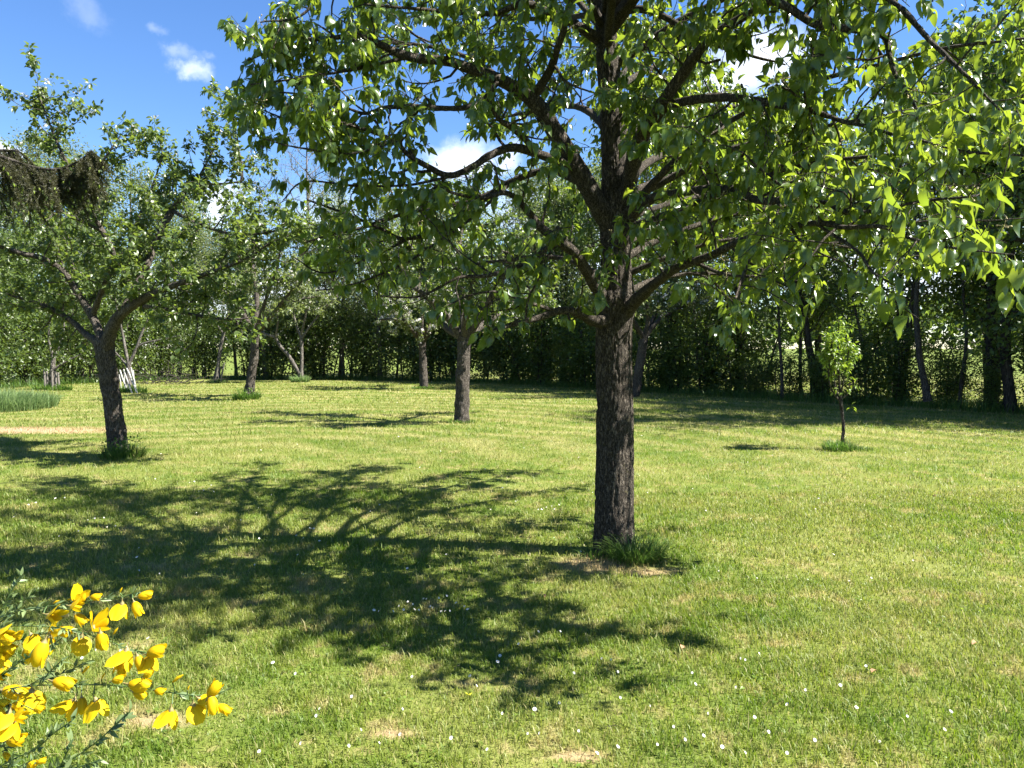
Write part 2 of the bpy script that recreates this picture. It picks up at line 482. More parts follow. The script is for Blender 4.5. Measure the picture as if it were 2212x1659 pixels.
def blade_mat(name, own=None):
    m, nt, N, out = mat(name)
    t = N('ShaderNodeAttribute', attribute_name='tint').outputs['Fac']
    if own is None:
        g = N('ShaderNodeGroup'); g.node_tree = LG; c = g.outputs[0]
        c = mixc(N, N('ShaderNodeMath', {0: ramp(N, t, .84, .97), 1: .6}, operation='MULTIPLY').outputs[0], c, (.40, .34, .17))
        c = mixc(N, N('ShaderNodeMath', {0: ramp(N, t, .5, .0), 1: .45}, operation='MULTIPLY').outputs[0], c, (.06, .13, .015))
    else:
        c = mixc(N, t, own[0], own[1])
    if own is None: c = N('ShaderNodeHueSaturation', {'Color': c, 'Value': 1.3, 'Saturation': 1.04}).outputs[0]
    br = N('ShaderNodeHueSaturation', {'Color': c, 'Value': 1.35, 'Saturation': 1.08}).outputs[0]
    p = N('ShaderNodeBsdfPrincipled', {'Base Color': c, 'Roughness': .5, 'Specular IOR Level': .35})
    tl = N('ShaderNodeBsdfTranslucent', {'Color': br})
    ms = N('ShaderNodeMixShader', {0: .45, 1: p.outputs[0], 2: tl.outputs[0]})
    nt.links.new(ms.outputs[0], out.inputs[0])
    return m


M_LAWN = lawn_mat(); M_BLADE = blade_mat('grass_blades')
M_TUFT = blade_mat('tuft_grass', ((.055, .125, .02), (.15, .24, .05)))
M_TALL = blade_mat('meadow_grass', ((.13, .22, .07), (.27, .36, .15)))
M_PEAR = leaf_mat('pear_leaf', (.044, .088, .017), (.120, .180, .038), (.42, .53, .035), .26, .40, rib=(.11, .17, .035), under=(.06, .105, .035), spec=.6)
M_APPLE = leaf_mat('apple_leaf', (.042, .076, .020), (.12, .165, .048), (.32, .42, .05), .4, .38, under=(.10, .14, .055))
M_PALE = leaf_mat('pale_leaf', (.072, .108, .036), (.17, .205, .078), (.34, .40, .09), .5, .4)
M_HEDGE = leaf_mat('hedge_leaf', (.036, .070, .016), (.098, .145, .034), (.32, .44, .045), .42, .36)
M_HEDGE2 = leaf_mat('bush_leaf', (.040, .074, .018), (.11, .155, .04), (.27, .37, .045), .42, .36)
M_SAP = leaf_mat('sapling_leaf', (.09, .16, .024), (.20, .29, .045), (.42, .56, .04), .4, .42)
M_BARK = bark_mat('pear_bark', (.066, .053, .040), (.125, .103, .080), (.19, .163, .13), 30, .3, 1.0, lichen=.5, dist=.016)
M_ABARK = bark_mat('apple_bark', (.075, .061, .049), (.155, .134, .112), (.21, .185, .158), 22, .2, .8, lichen=.6, dist=.02)
M_HBARK = bark_mat('hedge_bark', (.035, .030, .023), (.07, .060, .050), (.095, .083, .07), 8, .2, .5)
M_PBARK = bark_mat('pale_bark', (.12, .105, .09), (.22, .2, .175), (.17, .155, .135), 8, .25, .5)
M_TWIG = plain_mat('grey_twigs', (.10, .088, .075), (.17, .15, .135), .9, 4)
M_WHITE = plain_mat('blossom_white', (.78, .74, .74), (.86, .84, .82), .6, 40, .3)
M_STAKE = plain_mat('weathered_stake', (.34, .33, .31), (.50, .485, .46), .85, 25)
M_STAKE2 = plain_mat('grey_stake', (.11, .10, .085), (.19, .17, .145), .9, 25)

# ------------------------------------------------------------------ ground
xs = np.concatenate([[-900, -400, -180, -90, -60], np.linspace(-40, 40, 161), [60, 90, 180, 400, 900]])
ys = np.concatenate([[-300, -100, -30, -10], np.linspace(0, 48, 121), [60, 90, 140, 220, 400, 800, 1500]])
gx, gy = np.meshgrid(xs, ys)
gz = np.zeros_like(gx)
near = (np.abs(gx) < 40) & (gy > 0) & (gy < 48)
G = MB()
nx, ny = len(xs), len(ys)


def ground_z(x, y):
    p = np.stack([np.asarray(x) * .45, np.asarray(y) * .45, np.zeros_like(np.asarray(x, float))], -1)
    return (fbm(p, 2) - .5) * .07


gz = np.where(near, ground_z(gx, gy), 0)
ii, jj = np.meshgrid(np.arange(nx - 1), np.arange(ny - 1))
a = (jj * nx + ii).ravel()
G.add(np.stack([gx, gy, gz], -1).reshape(-1, 3), np.stack([a, a + 1, a + nx + 1, a + nx], 1))
tag(G.build('lawn', M_LAWN), kind='structure')


def blades(mb, P, h, w, lean, tint, mids=True, rot=None):
    n = len(P)
    th = rng.uniform(0, 2 * math.pi, n); ld = np.stack([np.cos(th), np.sin(th), np.zeros(n)], 1)
    ph = th + math.pi / 2 + rng.normal(0, .6, n)
    sd = np.stack([np.cos(ph), np.sin(ph), np.zeros(n)], 1)
    h = np.broadcast_to(h, (n,)); w = np.broadcast_to(w, (n,)); lean = np.broadcast_to(lean, (n,))
    b0, b1 = P - sd * w[:, None] / 2, P + sd * w[:, None] / 2
    tip = P + ld * (h * lean)[:, None] + UP * (h * np.sqrt(np.maximum(.1, 1 - lean ** 2 * .6)))[:, None]
    if mids:
        mid = P + ld * (h * lean * .32)[:, None] + UP * (h * .58)[:, None]
        V = np.stack([b0, b1, mid - sd * w[:, None] * .42, mid + sd * w[:, None] * .42, tip], 1)
        f = np.array([(0, 1, 3), (0, 3, 2), (2, 3, 4)])
    else:
        V = np.stack([b0, b1, tip], 1); f = np.array([(0, 1, 2)])
    K = V.shape[1]
    mb.add(V.reshape(-1, 3), (f[None] + (np.arange(n) * K)[:, None, None]).reshape(-1, 3), np.repeat(tint, K))


def scatter(y0, y1, dens):
    n = int((y1 - y0) * (y1 + y0) * .70 * dens + (y1 - y0) * 2.2 * dens)
    y = np.sqrt(rng.uniform(y0 ** 2, y1 ** 2, n)); x = rng.uniform(-1, 1, n) * (y * .70 + 1.1)
    return np.stack([x, y, ground_z(x, y)], 1)


GR = MB()
for y0, y1, dens, h0, w0, mids in ((2.3, 5.2, 9500, .031, .0040, True), (5.2, 8.5, 4200, .034, .0053, True), (8.5, 14, 1250, .040, .0085, False),
                                   (14, 22, 420, .052, .014, False), (22, 37, 130, .055, .026, False)):
    P = scatter(y0, y1, dens)
    cl = fbm(np.stack([P[:, 0] * 5, P[:, 1] * 5, np.zeros(len(P))], 1), 2)
    big = fbm(np.stack([P[:, 0] * .9, P[:, 1] * .9, np.ones(len(P)) * 4], 1), 2)
    keep = rng.uniform(0, 1, len(P)) < .35 + 1.1 * cl
    dd = np.ones(len(P))
    for x, y, rx, ry in DRY: dd = np.minimum(dd, np.hypot((P[:, 0] - x) / rx, (P[:, 1] - y) / ry))
    keep &= rng.uniform(0, 1, len(P)) < .15 + .85 * np.clip(dd * 1.2 - .2, 0, 1)
    P, cl, big = P[keep], cl[keep], big[keep]
    h = h0 * (.35 + .75 * cl + .6 * big) * rng.lognormal(0, .28, len(P))
    blades(GR, P, h, w0 * rng.uniform(.7, 1.3, len(P)), np.clip(rng.normal(.65, .28, len(P)), .05, 1.1), rng.uniform(0, 1, len(P)), mids)
tag(GR.build('grass', M_BLADE), kind='stuff')


def tuft(name, label, c, rx, ry, h, n, mat_=M_TUFT, w=.006, droop=.6, cat='grass tuft', leafy=0, group=None):
    base = np.array([c[0], c[1], 0.0])
    mb = MB()
    a = rng.uniform(0, 2 * math.pi, n); r = np.sqrt(rng.uniform(0, 1, n))
    P = base + np.stack([np.cos(a) * r * rx, np.sin(a) * r * ry, np.zeros(n)], 1)
    P[:, 2] = ground_z(P[:, 0], P[:, 1]) - .01
    L = h * rng.uniform(.45, 1.1, n) * (1 - .35 * r)
    th = a + rng.normal(0, .8, n)
    ld = np.stack([np.cos(th), np.sin(th), np.zeros(n)], 1); sd = np.stack([-np.sin(th), np.cos(th), np.zeros(n)], 1)
    dr = np.clip(rng.normal(droop, .25, n), .1, 1.3)
    rows = []
    for t, wf in ((0, 1), (.4, .95), (.75, .65)):
        p = P + ld * (L * dr * t ** 1.7)[:, None] + UP * (L * (t - .35 * dr * t ** 2.5))[:, None]
        rows += [p - sd * w * wf / 2, p + sd * w * wf / 2]
    rows.append(P + ld * (L * dr)[:, None] + UP * (L * (1 - .42 * dr))[:, None])
    V = np.stack(rows, 1)
    f = np.array([(0, 1, 3), (0, 3, 2), (2, 3, 5), (2, 5, 4), (4, 5, 6)])
    mb.add(V.reshape(-1, 3), (f[None] + (np.arange(n) * 7)[:, None, None]).reshape(-1, 3), np.repeat(rng.uniform(0, 1, n), 7))
    if leafy:
        a = rng.uniform(0, 6.28, leafy); r = np.sqrt(rng.uniform(0, 1, leafy))
        q = base + np.stack([np.cos(a) * r * rx, np.sin(a) * r * ry, rng.uniform(.02, h * .8, leafy)], 1)
        cloud(mb, APPLE[0], q, nrm(rng.normal(0, 1, (leafy, 3)) + [0, 0, .4]), rng.normal(0, .4, (leafy, 3)) + UP, .05, rng.uniform(0, 1, leafy))
    o = mb.build(name, mat_, base=base); o.location = tuple(base)
    return tag(o, label, cat, group)


# ------------------------------------------------------------------ trees with drawn limbs
def limb_path(pts, n):
    W = np.array([np.append(at(x, y, d), w * .5 * d / F) for x, y, d, w in pts])
    Q = spline(W, n)
    return Q[:, :3], np.maximum(Q[:, 3], .002)


def side_growth(P, r, rg, start, gap, lmin, lmax, upb, twigs, outw=.5):
    """crooked side branches off a limb, each with short twigs; returns (branches, twigs) as (path, radii)"""
    seg = np.linalg.norm(np.diff(P, axis=0), axis=1); s = np.concatenate([[0], np.cumsum(seg)]); L = s[-1]
    br, tw = [], []
    t = L * start + gap * rg.uniform(0, 1)
    while t < L:
        i = min(np.searchsorted(s, t), len(P) - 1)
        T = nrm(P[i] - P[max(i - 1, 0)])
        d = rg.normal(0, 1, 3); d = d - T * d.dot(T); d = nrm(d) + T * outw * rg.uniform(.3, 1.4) + UP * upb * rg.uniform(.2, 1.5)
        k = 1 - .45 * (t / L)
        ln = rg.uniform(lmin, lmax) * k
        rr = min(r[i] * .6, .004 + ln * .010)
        B = grow(P[i], d, ln, max(4, int(ln / .09)), .22, .02, rg)
        br.append((B, np.linspace(rr, .0022, len(B))))
        for _ in range(int(rg.poisson(twigs * ln))):
            j = rg.integers(1, len(B)); TT = nrm(B[j] - B[j - 1])
            dd = nrm(rg.normal(0, 1, 3)) + TT * .6 + UP * .15
            l2 = rg.uniform(.1, .34)
            C = grow(B[j], dd, l2, 4, .25, .03, rg)
            tw.append((C, np.linspace(min(rr * .5, .004), .0016, 5)))
        t += gap * rg.uniform(.5, 1.5)
    tip = max(3, len(P) // 4)
    tw.append((P[-tip:], r[-tip:]))
    return br, tw


def spurs(paths, gap, rg, skip=.12):
    pos, tan = [], []
    for P, r in paths:
        seg = np.linalg.norm(np.diff(P, axis=0), axis=1); s = np.concatenate([[0], np.cumsum(seg)])
        ts = np.arange(s[-1] * skip + gap * rg.uniform(0, .8), s[-1], gap); ts = np.append(ts, s[-1])
        for t in ts:
            i = min(max(np.searchsorted(s, t), 1), len(P) - 1)
            f = (t - s[i - 1]) / max(seg[i - 1], 1e-6)
            pos.append(P[i - 1] * (1 - f) + P[i] * f); tan.append(nrm(P[i] - P[i - 1]))
    return np.array(pos), np.array(tan)


def rosettes(pos, tan, per, rg, droop=(.25, 1.1), spread=.8):
    cnt = rg.poisson(per, len(pos)) + 1
    p = np.repeat(pos, cnt, 0); t = np.repeat(tan, cnt, 0)
    n = len(p)
    rad = rg.normal(0, 1, (n, 3)); rad -= t * np.sum(rad * t, 1, keepdims=True); rad = nrm(rad)
    d = nrm(rad * spread + t * rg.uniform(-.1, .8, (n, 1)) - UP * rg.uniform(*droop, (n, 1)))
    nn = UP * .75 + rad * .45 + rg.normal(0, .45, (n, 3)) + np.array([SUNV]) * .2
    return p + rg.normal(0, .006, (n, 3)), d, nn


# ---- the pear tree in front
PT = []
PD = 6.0
TRUNK = [(1326, 1226, PD, 124), (1327, 1205, PD, 102), (1327, 1185, PD, 91), (1327, 1160, PD, 88), (1327, 1100, PD, 84), (1328, 1000, PD, 81), (1328, 900, PD, 78),
         (1327, 800, PD, 76), (1326, 700, PD, 76), (1330, 655, PD, 84), (1332, 620, PD, 70), (1331, 560, PD, 62), (1331, 500, PD, 66), (1330, 460, PD, 60),
         (1327, 400, PD, 54), (1325, 300, PD, 52), (1318, 200, PD, 48), (1312, 120, PD, 46), (1308, 60, PD, 40), (1290, -20, PD, 34), (1286, -150, PD, 28),
         (1290, -400, 6.05, 18), (1300, -600, 6.1, 8)]
LIMBS = [
    [(1332, 505, 6, 50), (1305, 465, 5.95, 48), (1250, 370, 5.85, 43), (1215, 310, 5.75, 41), (1170, 240, 5.65, 39), (1130, 200, 5.6, 34), (1054, 160, 5.5, 26), (971, 133, 5.4, 22), (887, 123, 5.3, 20), (821, 97, 5.2, 16), (771, 80, 5.15, 12), (690, 85, 5.1, 9), (600, 105, 5.0, 7), (530, 130, 5.0, 4)],
    [(1150, 212, 5.62, 24), (1184, 160, 5.5, 20), (1205, 100, 5.3, 16), (1230, 20, 5.1, 12), (1240, -80, 4.8, 8)],
    [(1262, 385, 5.87, 24), (1240, 362, 5.8, 22), (1154, 330, 5.6, 20), (1104, 320, 5.5, 19), (1054, 337, 5.4, 18), (1021, 360, 5.35, 16), (971, 380, 5.3, 14), (924, 360, 5.2, 13), (887, 340, 5.15, 12), (854, 307, 5.1, 11), (791, 280, 5.1, 9), (737, 267, 5.1, 7), (650, 270, 5.1, 5), (570, 240, 5.1, 3)],
    [(1160, 332, 5.6, 16), (1140, 308, 5.5, 14), (1110, 280, 5.3, 13), (1077, 253, 5.1, 10), (1040, 200, 4.9, 6)],
    [(1268, 402, 5.9, 20), (1224, 380, 6.05, 18), (1180, 367, 6.2, 16), (1104, 393, 6.3, 15), (1054, 420, 6.4, 14), (987, 440, 6.4, 12), (921, 450, 6.4, 10), (837, 473, 6.3, 8), (740, 500, 6.2, 6), (660, 520, 6.1, 4)],
    [(1037, 425, 6.4, 11), (971, 483, 6.2, 10), (881, 517, 6.0, 9), (821, 493, 5.9, 7), (737, 460, 5.8, 5), (660, 430, 5.7, 3)],
    [(1322, 672, 6, 38), (1297, 635, 5.9, 32), (1284, 616, 5.83, 29), (1241, 547, 5.6, 25), (1171, 493, 5.4, 21), (1137, 453, 5.3, 16), (1094, 420, 5.2, 12), (1020, 430, 5.0, 8), (930, 400, 4.9, 4)],
    [(1205, 518, 5.5, 13), (1130, 570, 5.2, 11), (1054, 596, 5.0, 9), (984, 603, 4.9, 7), (900, 640, 4.8, 5), (820, 640, 4.8, 3)],
    [(1325, 690, 6, 36), (1290, 694, 5.82, 28), (1250, 676, 5.65, 22), (1214, 671, 5.5, 18), (1170, 683, 5.35, 15), (1104, 703, 5.1, 11), (1050, 716, 5.0, 5)],
    [(1200, 672, 5.45, 10), (1130, 650, 5.2, 7), (1060, 630, 5.0, 5), (960, 660, 4.9, 3)],
    [(1336, 490, 6, 44), (1355, 420, 5.9, 39), (1377, 317, 5.6, 36), (1437, 217, 5.1, 31), (1475, 160, 4.8, 26), (1532, 87, 4.5, 22), (1635, 20, 4.2, 19), (1675, 7, 4.1, 18), (1765, 53, 3.9, 17), (1892, 70, 3.6, 14), (1925, 117, 3.5, 11), (1950, 180, 3.4, 8), (1990, 260, 3.3, 5)],
    [(1425, 237, 5.2, 23), (1475, 220, 4.9, 21), (1552, 210, 4.6, 20), (1625, 217, 4.3, 18), (1675, 223, 4.2, 17), (1758, 240, 3.9, 13), (1850, 270, 3.6, 9), (1960, 300, 3.3, 6), (2080, 330, 3.1, 4)],
    [(1338, 515, 6, 40), (1364, 467, 5.9, 31), (1400, 433, 5.6, 24), (1475, 415, 5.1, 20), (1548, 408, 4.7, 19), (1598, 413, 4.45, 18), (1642, 433, 4.2, 17), (1722, 427, 3.9, 15), (1785, 437, 3.6, 13), (1832, 457, 3.4, 10), (1920, 450, 3.1, 8), (2030, 430, 2.8, 6), (2150, 410, 2.6, 4)],
    [(1340, 690, 6, 40), (1372, 652, 5.8, 31), (1410, 618, 5.5, 24), (1460, 580, 5.1, 20), (1538, 550, 4.7, 18), (1602, 520, 4.35, 17), (1688, 490, 4.0, 15), (1765, 483, 3.6, 13), (1828, 490, 3.3, 11), (1908, 493, 3.0, 9), (1980, 520, 2.75, 7), (2080, 535, 2.5, 5), (2190, 545, 2.35, 3)],
    [(1640, 508, 4.2, 9), (1610, 580, 3.9, 7), (1590, 640, 3.7, 6), (1570, 690, 3.6, 4)],
    [(1765, 485, 3.6, 8), (1850, 540, 3.1, 7), (1890, 590, 2.75, 6), (1930, 612, 2.6, 4)],
    [(1500, 566, 4.9, 10), (1560, 590, 4.6, 7), (1650, 600, 4.3, 5), (1700, 625, 4.1, 3)],
    [(1310, 70, 6, 36), (1500, -150, 5, 24), (1750, -120, 4, 18), (1925, 0, 3.3, 14), (1962, 30, 3.2, 13), (1995, 73, 3.1, 12), (2042, 120, 2.95, 10), (2105, 180, 2.8, 7), (2160, 240, 2.7, 4)],
    [(1310, 36, 6, 24), (1387, 20, 5.8, 17), (1480, 60, 5.4, 12), (1580, 110, 5.0, 8), (1700, 140, 4.7, 4)],
    [(1308, 95, 6, 28), (1250, 58, 5.9, 22), (1210, 37, 5.8, 20), (1134, 7, 5.6, 16), (1070, 27, 5.5, 12), (1004, 27, 5.4, 10), (900, 20, 5.2, 7), (790, 10, 5.1, 5)],
    [(1140, 10, 5.6, 12), (1040, -60, 5.3, 11), (880, -80, 5.1, 10), (720, -20, 5.0, 8), (640, 40, 4.9, 5), (560, 50, 4.9, 3)],
    [(1080, 172, 5.52, 14), (1040, 215, 5.45, 13), (997, 233, 5.4, 13), (904, 230, 5.3, 12), (837, 233, 5.2, 9), (780, 247, 5.2, 7), (700, 210, 5.1, 5), (600, 200, 5.0, 3)],
    # limbs on the far side
    [(1330, 430, 6, 30), (1400, 350, 6.8, 22), (1480, 330, 7.6, 16), (1560, 340, 8.4, 10), (1600, 350, 9.0, 5)],
    [(1325, 300, 6, 28), (1270, 240, 6.9, 20), (1200, 230, 7.8, 14), (1110, 250, 8.6, 8), (1050, 260, 9.2, 4)],
    [(1322, 250, 6, 24), (1350, 150, 7, 16), (1400, 80, 8, 10), (1440, 60, 8.8, 5)],
    [(1330, 545, 6, 24), (1400, 500, 6.8, 18), (1500, 500, 7.5, 12), (1600, 520, 8.1, 6)],
    [(1320, 610, 6, 24), (1220, 560, 6.9, 16), (1100, 560, 7.6, 11), (980, 580, 8.2, 6)],
    # limbs above the picture
    [(1312, 110, 6, 28), (1330, -100, 5, 20), (1350, -330, 4, 15), (1400, -600, 3.2, 10), (1450, -800, 2.7, 5)],
    [(1302, 60, 6, 26), (1200, -160, 5, 18), (1050, -380, 4.1, 12), (900, -560, 3.5, 7)],
    [(1305, 40, 6, 26), (1550, -250, 4.8, 18), (1850, -420, 3.9, 12), (2200, -500, 3.3, 8), (2500, -520, 2.9, 4)],
    [(1290, -20, 6, 24), (1130, -200, 5.6, 16), (900, -300, 5.2, 11), (700, -250, 5, 6)],
    [(1286, -150, 6, 22), (1350, -330, 6.6, 14), (1450, -420, 7.4, 8), (1500, -430, 8, 4)],
]
LIMBS = [[(x, y, 6 - (6 - d) * (.8 if d < 5 and x > 1380 else .92), w) for x, y, d, w in L] for L in LIMBS] + [
    # limbs reaching out to the right and low on the left
    [(1332, 440, 6, 28), (1420, 400, 6.0, 22), (1560, 330, 5.8, 18), (1750, 280, 5.5, 13), (1950, 250, 5.2, 9), (2150, 240, 5.0, 6), (2330, 250, 4.9, 3)],
    [(1336, 565, 6, 24), (1420, 520, 6.2, 18), (1560, 470, 6.4, 13), (1740, 440, 6.4, 10), (1920, 420, 6.3, 7), (2100, 400, 6.2, 4)],
    [(1316, 150, 6, 26), (1480, 40, 5.8, 20), (1700, -60, 5.5, 15), (1950, -120, 5.2, 11), (2200, -100, 5, 7), (2400, -60, 4.9, 4)],
    [(1338, 640, 6, 22), (1430, 600, 6.3, 13), (1560, 590, 6.6, 9), (1680, 600, 6.8, 5)],
    [(1336, 480, 6, 26), (1480, 330, 5.3, 18), (1700, 200, 4.7, 13), (1980, 120, 4.3, 10), (2250, 80, 4.0, 7), (2500, 90, 3.8, 4)],
    [(1340, 500, 6, 24), (1500, 440, 5.2, 15), (1720, 360, 4.5, 11), (1980, 330, 4.1, 8), (2250, 340, 3.9, 6), (2450, 360, 3.8, 3)],
    [(1104, 395, 6.28, 10), (1020, 470, 6.1, 8), (950, 520, 5.9, 7), (850, 580, 5.7, 6), (740, 620, 5.5, 4), (680, 630, 5.4, 3)],
    [(971, 382, 5.35, 9), (880, 400, 5.2, 7), (760, 400, 5.1, 6), (660, 390, 5.05, 5), (610, 430, 5.0, 3)],
    [(881, 517, 6, 8), (790, 560, 5.8, 6), (700, 590, 5.7, 5), (640, 560, 5.6, 3)],
    [(854, 307, 5.17, 8), (760, 330, 5.05, 6), (660, 320, 5.0, 5), (570, 300, 4.95, 3)],
    [(1286, -150, 6, 20), (1150, -260, 6.3, 15), (1000, -350, 6.6, 10), (850, -400, 7.0, 4)],
    [(1290, -20, 6, 22), (1230, -120, 6.7, 16), (1150, -170, 7.5, 11), (1060, -200, 8.4, 5)],
    [(1300, 60, 6, 20), (1200, -40, 6.6, 14), (1080, -90, 7.3, 9), (940, -120, 7.9, 4)],
    [(1336, 600, 6, 22), (1430, 560, 5.9, 14), (1560, 520, 5.8, 10), (1720, 520, 5.7, 8), (1880, 540, 5.6, 6), (2020, 560, 5.5, 3)],
    [(1312, 60, 6, 20), (1450, -100, 5.0, 15), (1600, -150, 4.2, 10), (1700, -120, 3.7, 5)],
    [(1296, 0, 6, 20), (1400, -300, 4.9, 14), (1550, -450, 4.1, 9), (1700, -500, 3.7, 4)],
    [(1302, 40, 6, 20), (1330, -180, 5.2, 14), (1330, -300, 4.5, 9), (1290, -380, 3.9, 4)],
    [(1330, 430, 6, 22), (1450, 380, 7, 15), (1600, 350, 8.2, 10), (1700, 330, 9.4, 4)],
    [(1325, 300, 6, 22), (1420, 260, 7, 15), (1560, 230, 8.2, 10), (1680, 220, 9.2, 4)],
    [(1320, 200, 6, 20), (1400, 150, 7.2, 14), (1480, 130, 8.6, 9), (1530, 130, 9.8, 4)],
    [(1318, 150, 6, 20), (1300, 100, 7.2, 14), (1285, 100, 8.6, 9), (1270, 120, 9.8, 4)],
    [(1325, 350, 6, 20), (1350, 300, 7.2, 13), (1362, 290, 8.6, 8), (1372, 300, 9.6, 4)],
    [(1332, 480, 6, 20), (1480, 430, 6.8, 13), (1650, 400, 7.6, 9), (1800, 390, 8.4, 4)],
    [(1130, 205, 5.6, 16), (1000, 120, 6.5, 12), (850, 90, 7.5, 8), (720, 90, 8.4, 4)],
    [(1300, 30, 6, 18), (1150, 40, 7.0, 12), (980, 20, 8.0, 8), (860, 30, 8.8, 4)],
    [(1286, -150, 6, 18), (1420, -160, 7.0, 12), (1560, -130, 8.0, 8), (1660, -110, 8.8, 4)],
    [(887, 123, 5.36, 10), (760, 150, 5.2, 8), (640, 170, 5.1, 6), (540, 180, 5.05, 3)],
]
pb = at(1326, 1205, PD); pb[2] = 0.0
pear = thing('pear_tree', 'large pear tree with thick dark trunk and glossy leaves in the foreground', 'tree', pb)


def bark_disp(sc, amp, str_=.42):
    def f(V, th, rr):
        q = V * np.array([sc, sc, sc * str_])
        q = q + .6 * (fbm(q * .9 + 5, 2)[..., None] - .5)
        a = np.abs(fbm(q, 1) - .5) * 2; b = np.abs(fbm(q * np.array([1.1, 1.1, 1.7]) + 31, 1) - .5) * 2
        return amp * (np.clip(np.minimum(a, b) * 5, 0, 1) - .6) + amp * .7 * (fbm(V * 6, 2) - .5)
    return f


tm = MB()
P, r = limb_path(TRUNK, 300)
low = P[:, 2] < .45
tube(tm, P, r, 120, .07, 2.6, bark=bark_disp(34, .013, .3))
tm.build('trunk', M_BARK, pear, pb)
prg = np.random.default_rng(11)
sidesB, sidesT = [], []
lim_tips = []
for k, pts in enumerate(LIMBS):
    P, r = limb_path(pts, 10 * len(pts)); r = r * (.92 if k < 22 else .74)
    P = P + .022 * (np.stack([fbm(P * 4 + 3, 2), fbm(P * 4 + 40, 2), fbm(P * 4 + 80, 2)], 1) - .5) * np.linspace(0, 2, len(P))[:, None]
    lb = MB(); tube(lb, P, r, 16, .12, 14, bark=bark_disp(60, .003)); lb.build('limb', M_BARK, pear, pb)
    b, t = side_growth(P, r, prg, .26, .12, .3, .95, .22, 4.0)
    sidesB += b; sidesT += t

BOT = np.array([(300, 300), (470, 318), (500, 330), (560, 345), (600, 470), (660, 600), (760, 655), (900, 690), (1000, 725), (1060, 742), (1110, 722), (1200, 700), (1280, 715), (1330, 725), (1370, 690),
                (1440, 690), (1500, 700), (1540, 762), (1590, 770), (1640, 690), (1745, 690), (1790, 590), (1840, 640), (1900, 690), (1960, 708), (2010, 700), (2050, 580), (2120, 650), (2300, 690)], float)
HOLES = [(985, 325, 75, 42, .85), (1640, 135, 60, 60, .55), (700, 400, 70, 40, .35), (1990, 45, 70, 30, .7), (640, 330, 40, 60, .4), (1500, 640, 60, 30, .5), (890, 160, 40, 25, .5)]


def in_crown(p, slack=0):
    x, y, d = proj(p)
    ok = (y < np.interp(x, BOT[:, 0], BOT[:, 1]) - 22 + slack)
    left = np.interp(y, [-2000, 0, 60, 250, 330, 420], [380, 500, 485, 480, 478, 520])
    ok &= (x > left + 6 - slack) | (y < -60)
    u = prg.uniform(0, 1, len(p))
    for hx, hy, rx, ry, a in HOLES:
        ok &= ~((((x - hx) / rx) ** 2 + ((y - hy) / ry) ** 2 < 1) & (u < a))
    ok &= d > 1.75
    return ok


tb = MB(); kept = []
for P, r in sidesB:
    m = in_crown(P, 12)
    n = len(P) if m.all() else int(np.argmin(m))
    if n >= 2: tube(tb, P[:n], r[:n], 6, .12, 20); kept.append((P[:n], r[:n]))
sidesB = kept; kept = []
for P, r in sidesT:
    m = in_crown(P, 12)
    n = len(P) if m.all() else int(np.argmin(m))
    if n >= 2: tube(tb, P[:n], r[:n], 4); kept.append((P[:n], r[:n]))
sidesT = kept
tb.build('twigs', M_BARK, pear, pb, kind='stuff')
sp, st_ = spurs(sidesB, .105, prg, .2); sp2, st2 = spurs(sidesT, .075, prg, .05)
sp = np.vstack([sp, sp2]); st_ = np.vstack([st_, st2])
ok = in_crown(sp); sp, st_ = sp[ok], st_[ok]
xx, yy, _ = proj(sp)
thin = np.where((xx < 1290) & (yy > 430), .52, np.where((xx > 1370) & (xx < 1560) & (yy > 540), .6, np.where((xx > 800) & (xx < 1300) & (yy < 330), .72, np.where((xx > 1500) & (yy > 330), .72, 1.0))))
thin = np.where(fbm(sp * 1.6, 2) < .40, thin * .45, thin)
ok = prg.uniform(0, 1, len(sp)) < thin; sp, st_ = sp[ok], st_[ok]
lp, ld, ln_ = rosettes(sp, st_, 3.2, prg, (.4, 1.5))
NL = len(lp)
lsz = np.clip(prg.lognormal(-2.58, .25, NL), .035, .100); ltint = np.clip(prg.normal(.45, .28, NL) + .25 * (fbm(lp * 1.3, 2) - .5), 0, 1)
x, y, d = proj(lp + ld * lsz[:, None] * .9)
vis = (x > 0) & (x < 2212) & (y > 0) & (y < 1659)
rank = np.where(vis, lsz / d, 0)
big = np.argsort(-rank)[:300]
isbig = np.zeros(NL, bool); isbig[big] = True
fb = MB(); var = prg.integers(0, 4, NL)
for v in range(4):
    m = (var == v) & ~isbig
    cloud(fb, PEAR[v], lp[m], ld[m], ln_[m], lsz[m], ltint[m])
fb.build('foliage', M_PEAR, pear, pb, kind='stuff')
lmesh = {}
for v in range(4):
    for q in range(4):
        mb = MB(); mb.add(PEAR_FINE[v][0], PEAR_FINE[v][1], (q + .5) / 4, PEAR_FINE[v][2]); lmesh[v, q] = mb.mesh('leaf', M_PEAR)
for i in big:
    X, Y, Z = frames(ld[i:i + 1], ln_[i:i + 1])
    o = bpy.data.objects.new('leaf', lmesh[int(var[i]), min(3, int(ltint[i] * 4))]); COL.objects.link(o)
    s = float(lsz[i]); l = lp[i] - pb
    M = Matrix(((X[0][0] * s, Y[0][0] * s, Z[0][0] * s, l[0]), (X[0][1] * s, Y[0][1] * s, Z[0][1] * s, l[1]), (X[0][2] * s, Y[0][2] * s, Z[0][2] * s, l[2]), (0, 0, 0, 1)))
    o.parent = pear; o.matrix_local = M
